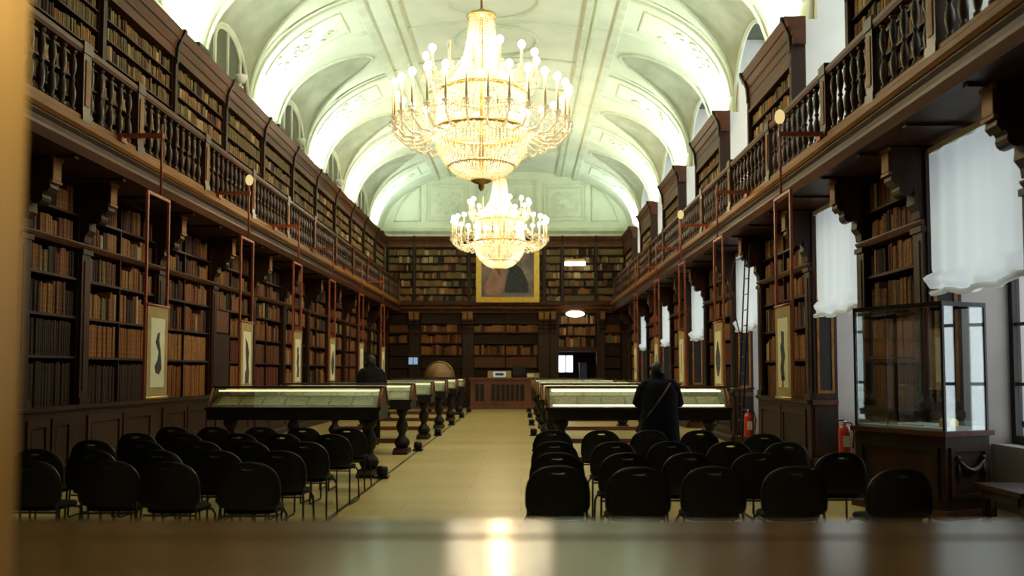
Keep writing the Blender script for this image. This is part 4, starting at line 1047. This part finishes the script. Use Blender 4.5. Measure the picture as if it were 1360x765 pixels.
    MB().tube([hd + fwd * .09 + ax * .0, hd + fwd * .112 - ax * .035, hd + fwd * .09 - ax * .045], [.009, .015, .008], 8).build('nose', 'skin', t, local=True)
    MB().tube([hd + fwd * .088 - ax * .07 - rt * .024, hd + fwd * .096 - ax * .07, hd + fwd * .088 - ax * .07 + rt * .024], [.004, .007, .004], 6).build('mouth', 'red_leather', t, local=True)
    if strap:
        b = MB(); pts = []
        for k in range(13):
            q = k / 12; x = .15 - .36 * q; z = ch[2] + .07 - .50 * q
            yb = ch[1] - .184 * math.sqrt(max(.05, 1 - (x / .27) ** 2)) * (1 if q > .12 else .8) - .012; pts.append((x, yb + (sp[1] - ch[1]) * q, z))
        b.tube(pts, .013, 6); b.build('bag_strap', 'strap_leather', t, local=True)
    return t
JA = dict(spine=(0, .02, 1.15), chest=(0, .07, 1.38), neck=(0, .13, 1.50), jaw=(0, .19, 1.55), head=(0, .215, 1.615), crown=(0, .225, 1.70), sh=(.20, .07, 1.42), el=(.29, .13, 1.16), wr=(.20, .36, 1.10))
person((1.98, 12.98, 0), 0, 1.0, 'person in a long dark coat with a shoulder strap, bending over the right display table', JA, 'coat_blue', True)
JB = dict(spine=(0, .01, 1.16), chest=(0, .03, 1.40), neck=(0, .06, 1.52), jaw=(0, .10, 1.57), head=(0, .115, 1.64), crown=(0, .12, 1.73), sh=(.19, .03, 1.43), el=(.24, .0, 1.15), wr=(.22, .14, .94))
person((-3.30, 20.0, 0), R(25), 1.12, 'person in a black coat standing among the display tables on the left', JB, 'coat_black')

# ------------------------------------------------------------------ library ladder, fire extinguishers, bench
t = thing('library_ladder', (4.45, 18.3, 0), 'tall thin metal library ladder leaning by the third window blind', 'ladder')
def LQ(q, s): return Vector((4.35 + .22 * q, 18.15 + s * .19, .01 + 4.1 * q))
for s in (-1, 1):
    b = MB(); pts = [LQ(0, s), LQ(1, s)]; b.tube(pts, .016, 6); b.build('rail', 'black_metal', t)
    b = MB(); b.tube([LQ(1, s), LQ(1, s) + Vector((.05, 0, .06)), LQ(1, s) + Vector((.18, 0, .06)), LQ(1, s) + Vector((.22, 0, -.02))], .014, 6); b.build('hook', 'black_metal', t)
for k in range(1, 13): MB().tube([LQ(k / 13, -1), LQ(k / 13, 1)], .011, 6).build('rung', 'black_metal', t)
b = MB(); b.tube([LQ(.95, -1), LQ(.95, -1) + Vector((-.25, .2, -.05)), LQ(.8, -1) + Vector((-.32, .25, 0)), LQ(.6, -1) + Vector((-.12, .1, -.1))], .011, 6); b.build('hand_hoop', 'black_metal', t)
MB().tube([LQ(.31, -1) + Vector((-.28, 0, 0)), LQ(.31, 1) + Vector((.30, 0, 0))], .014, 6).build('stay_bar', 'silver', t)
for x, y, lab in ((4.72, 13.3, 'red fire extinguisher on a stand beside the tall glass case'), (4.30, 17.2, 'red fire extinguisher on a stand at the foot of the ladder')):
    t = thing('fire_extinguisher', (x, y, 0), lab, 'extinguisher', 'red fire extinguishers')
    b = MB(); b.lathe([(.15, 0), (.15, .02), (.02, .03), (.018, .36), (.09, .37), (.09, .385)], (x, y, 0), 14); b.build('stand', 'black_metal', t)
    b = MB(); b.lathe([(.075, .386), (.085, .40), (.085, .74), (.07, .80), (.03, .84)], (x, y, 0), 16); c = b.build('cylinder', 'fire_red', t)
    b = MB(); b.box(x - .05, x + .05, y - .088, y - .082, .52, .68); b.build('white_label', 'white_paint', c)
    b = MB(); b.lathe([(.03, .84), (.03, .88), (.018, .90)], (x, y, 0), 10); b.box(x - .11, x + .02, y - .012, y + .012, .89, .91); b.build('valve', 'silver', t)
    b = MB(); b.tube([(x, y, .87), (x + .10, y - .02, .86), (x + .13, y - .03, .7), (x + .11, y - .03, .5)], .012, 6); b.build('hose', 'black_plastic', t)
t = thing('window_bench', (5.15, 9.4, 0), 'low dark wooden bench in the window niche at the right edge', 'bench')
MB().box(4.82, 5.5, 8.85, 9.75, .38, .43).build('seat', 'walnut_h', t)
for x in (4.88, 5.38):
    for y in (8.9, 9.64): MB().box(x, x + .06, y, y + .06, 0, .38).build('leg', 'walnut', t)
b = MB(); b.box(4.86, 4.89, 8.97, 9.63, .28, .38); b.build('apron', 'walnut', t)

# ------------------------------------------------------------------ far end: painting, lamps, counter, globe
t = thing('framed_painting', (-.6, 40.85, 4.75), 'large dark figure painting in a gilt frame on the end wall', 'painting')
px0, px1, pz0, pz1, py = -2.03, .83, 4.76, 7.55, 40.80
def fr(x0, x1, z0, z1, w, y0, y1, nm, m):
    b = MB()
    b.hexa([(x0, y1, z0), (x1, y1, z0), (x1 - w, y1, z0 + w), (x0 + w, y1, z0 + w), (x0, y0 + .03, z0), (x1, y0 + .03, z0), (x1 - w, y0, z0 + w), (x0 + w, y0, z0 + w)]); b.build(nm, m, t)
    b = MB(); b.hexa([(x0, y1, z1), (x0 + w, y1, z1 - w), (x1 - w, y1, z1 - w), (x1, y1, z1), (x0, y0 + .03, z1), (x0 + w, y0, z1 - w), (x1 - w, y0, z1 - w), (x1, y0 + .03, z1)]); b.build(nm, m, t)
    b = MB(); b.hexa([(x0, y1, z0), (x0 + w, y1, z0 + w), (x0 + w, y1, z1 - w), (x0, y1, z1), (x0, y0 + .03, z0), (x0 + w, y0, z0 + w), (x0 + w, y0, z1 - w), (x0, y0 + .03, z1)]); b.build(nm, m, t)
    b = MB(); b.hexa([(x1, y1, z0), (x1, y1, z1), (x1 - w, y1, z1 - w), (x1 - w, y1, z0 + w), (x1, y0 + .03, z0), (x1, y0 + .03, z1), (x1 - w, y0, z1 - w), (x1 - w, y0, z0 + w)]); b.build(nm, m, t)
fr(px0, px1, pz0, pz1, .24, py - .12, py, 'gilt_rail', 'gilt')
cv = MB().box(px0 + .2, px1 - .2, py - .05, py - .02, pz0 + .2, pz1 - .2).build('canvas', 'painting', t)
def flat(poly, nm, m):
    n = len(poly); b = MB(); b.add([(x, py - .056, z) for x, z in poly] + [(x, py - .0505, z) for x, z in poly], [tuple(range(n))] + [(i, n + i, n + (i + 1) % n, (i + 1) % n) for i in range(n)]); b.build(nm, m, cv)
flat([(-1.6, 5.1), (-1.0, 5.05), (-.75, 5.4), (-.7, 6.0), (-.95, 6.5), (-1.3, 6.3), (-1.5, 5.8), (-1.7, 5.5)], 'painted_drapery', 'painting_red')
flat([(-.75, 5.2), (.35, 5.2), (.3, 5.7), (.1, 6.2), (-.2, 6.5), (-.5, 6.4), (-.62, 6.0)], 'painted_figure', 'ink')
t = thing('shelf_lamp', (2.45, 40.9, 6.5), 'bright white rectangular lamp on the upper end wall shelves', 'lamp')
MB().box(2.0, 2.92, 40.86, 41.08, 6.62, 6.74).build('housing', 'brass', t); MB().box(2.0, 2.92, 40.84, 41.02, 6.46, 6.62).build('diffuser', 'cool_lamp', t)
t = thing('oval_lamp', (2.45, 40.75, 4.2), 'bright white oval lamp below the end wall cornice', 'lamp')
b = MB(); b.sphere((0, 0, 0), 1, 18, 10); b.v = [(2.45 + p[0] * .42, 40.80 + p[1] * .16, 4.24 + p[2] * .14) for p in b.v]; b.build('diffuser', 'cool_lamp', t)
MB().box(2.2, 2.7, 40.72, 40.90, 4.36, 4.42).build('mounting_plate', 'brass', t)
t = thing('library_counter', (-.65, 39.6, 0), 'reddish wooden panelled counter at the far end of the aisle', 'counter')
cx0, cx1, cy0, cy1 = -2.2, .95, 39.3, 40.1
MB().box(cx0, cx1, cy0 + .06, cy1, .12, 1.28).build('body', 'red_wood', t); MB().box(cx0 - .06, cx1 + .06, cy0 - .04, cy1 + .04, 1.28, 1.36).build('top', 'red_wood', t); MB().box(cx0 - .04, cx1 + .04, cy0, cy1, 0, .12).build('plinth', 'red_wood', t)
for a, b_ in ((-2.1, -1.5), (-1.4, .25), (.35, .85)):
    b = MB(); b.box(a, b_, cy0 + .02, cy0 + .06, .25, .35); b.box(a, b_, cy0 + .02, cy0 + .06, 1.08, 1.18); b.box(a, a + .1, cy0 + .02, cy0 + .06, .35, 1.08); b.box(b_ - .1, b_, cy0 + .02, cy0 + .06, .35, 1.08)
    p = b.build('front_panel', 'red_wood', t); MB().box(a + .1, b_ - .1, cy0 + .045, cy0 + .06, .35, 1.08).build('dark_inset', 'black_wood', p)
    n = int((b_ - a - .2) / .22)
    for k in range(1, n + 1):
        x = a + .1 + (b_ - a - .2) * k / (n + 1); MB().box(x - .02, x + .02, cy0 + .03, cy0 + .045, .35, 1.08).build('bar', 'red_wood', p)
t = thing('reader_machine', (-.94, 39.7, 1.36), 'beige reading machine with a pale screen on the far counter', 'machine')
MB().box(-1.45, -.43, 39.5, 39.95, 1.36, 1.66).build('casing', 'mount_paper', t); MB().box(-1.22, -.66, 39.485, 39.5, 1.40, 1.63).build('screen', 'screen_pale', t); MB().box(-1.12, -.76, 39.478, 39.485, 1.46, 1.57).build('dark_display', 'ink', t)
t = thing('computer_monitor', (-.07, 39.7, 1.36), 'black flat monitor seen from behind on the far counter', 'monitor')
MB().box(-.34, .2, 39.68, 39.73, 1.48, 1.88).build('panel', 'black_plastic', t); MB().box(-.10, -.04, 39.73, 39.76, 1.38, 1.6).build('stem', 'black_plastic', t); MB().box(-.2, .06, 39.65, 39.85, 1.36, 1.38).build('foot', 'black_plastic', t)
t = thing('card_box', (.5, 39.7, 1.36), 'cream card box beside the monitor on the far counter', 'box')
MB().box(.27, .80, 39.55, 39.8, 1.36, 1.54).build('box', 'mount_paper', t); MB().box(.27, .55, 39.54, 39.55, 1.40, 1.54).build('pale_card', 'scroll_paper', t); MB().box(.26, .81, 39.54, 39.81, 1.54, 1.57).build('lid', 'mount_paper', t)
t = thing('library_globe', (-3.3, 36.6, 0), 'large brown antique globe on a wooden stand at the far left', 'globe')
b = MB(); b.sphere((-3.3, 36.6, 1.45), .55, 28, 16); b.build('sphere', 'globe_map', t)
MB().tube([(-3.3 + .64 * math.cos(a * .196), 36.6 + .64 * math.sin(a * .196), 1.38) for a in range(32)], .035, 6, closed=True).build('horizon_ring', 'cornice_wood', t)
MB().tube([(-3.3 + .59 * math.cos(a * .196), 36.6, 1.45 + .59 * math.sin(a * .196)) for a in range(32)], .015, 6, closed=True).build('meridian_ring', 'brass', t)
for a in range(4):
    x = -3.3 + .55 * math.cos(a * 1.571 + .785); y = 36.6 + .55 * math.sin(a * 1.571 + .785); b = MB(); b.lathe([(.03, 0), (.05, .05), (.03, .2), (.045, .5), (.03, .8), (.045, 1.2), (.03, 1.36)], (x, y, 0), 8); b.build('leg', 'walnut', t)
t = thing('glint_stand', (-4.75, 39.6, 0), 'pale blue reflected glints as panels on a made-up stand left of the globe', 'monitor')  # made-up stand: its two glowing panels imitate bluish reflected glints
MB().box(-5.1, -4.4, 39.4, 39.9, .70, .76).build('table_top', 'walnut_h', t)
for x in (-5.05, -4.5):
    for y in (39.45, 39.8): MB().box(x, x + .05, y, y + .05, 0, .7).build('leg', 'walnut', t)
MB().box(-4.95, -4.5, 39.58, 39.62, 1.9, 2.3).build('panel', 'black_plastic', t); MB().box(-4.92, -4.74, 39.57, 39.58, 1.95, 2.25).build('screen', 'glint_blue', t); MB().box(-4.71, -4.53, 39.57, 39.58, 1.95, 2.25).build('screen', 'glint_blue', t); MB().box(-4.75, -4.7, 39.62, 39.66, .76, 2.1).build('stem', 'black_plastic', t)
t = thing('storage_box', (2.95, 41.5, 0), 'blue storage box standing in the far doorway', 'box')
MB().box(2.75, 3.1, 42.6, 42.9, 0, 2.0).build('body', 'blue_box', t); MB().box(2.74, 3.11, 42.59, 42.91, 2.0, 2.06).build('lid', 'blue_box', t)

# ------------------------------------------------------------------ reception counter the camera looks over
t = thing('reception_counter', (.2, 2.1, 0), 'polished brown counter top across the bottom of the view', 'counter')
def slab(y0, y1, z0, z1, nm):
    F = frame((-2.1, 0, 0), (1, 0, 0), (0, 1, 0)); b = MB(); e = .012
    b.prism(F, [(y0, z0), (y1, z0), (y1, z1 - e), (y1 - e, z1), (y0 + e, z1), (y0, z1 - e)], 0, 4.6); return b.build(nm, 'counter_wood', t)
slab(2.235, 2.50, 1.155, 1.20, 'top_board'); slab(1.66, 2.228, 1.155, 1.198, 'top_board')
MB().box(-2.0, 2.4, 1.75, 2.42, .08, 1.155).build('body', 'walnut', t); MB().box(-1.98, 2.38, 1.78, 2.36, 0, .08).build('plinth', 'black_wood', t)
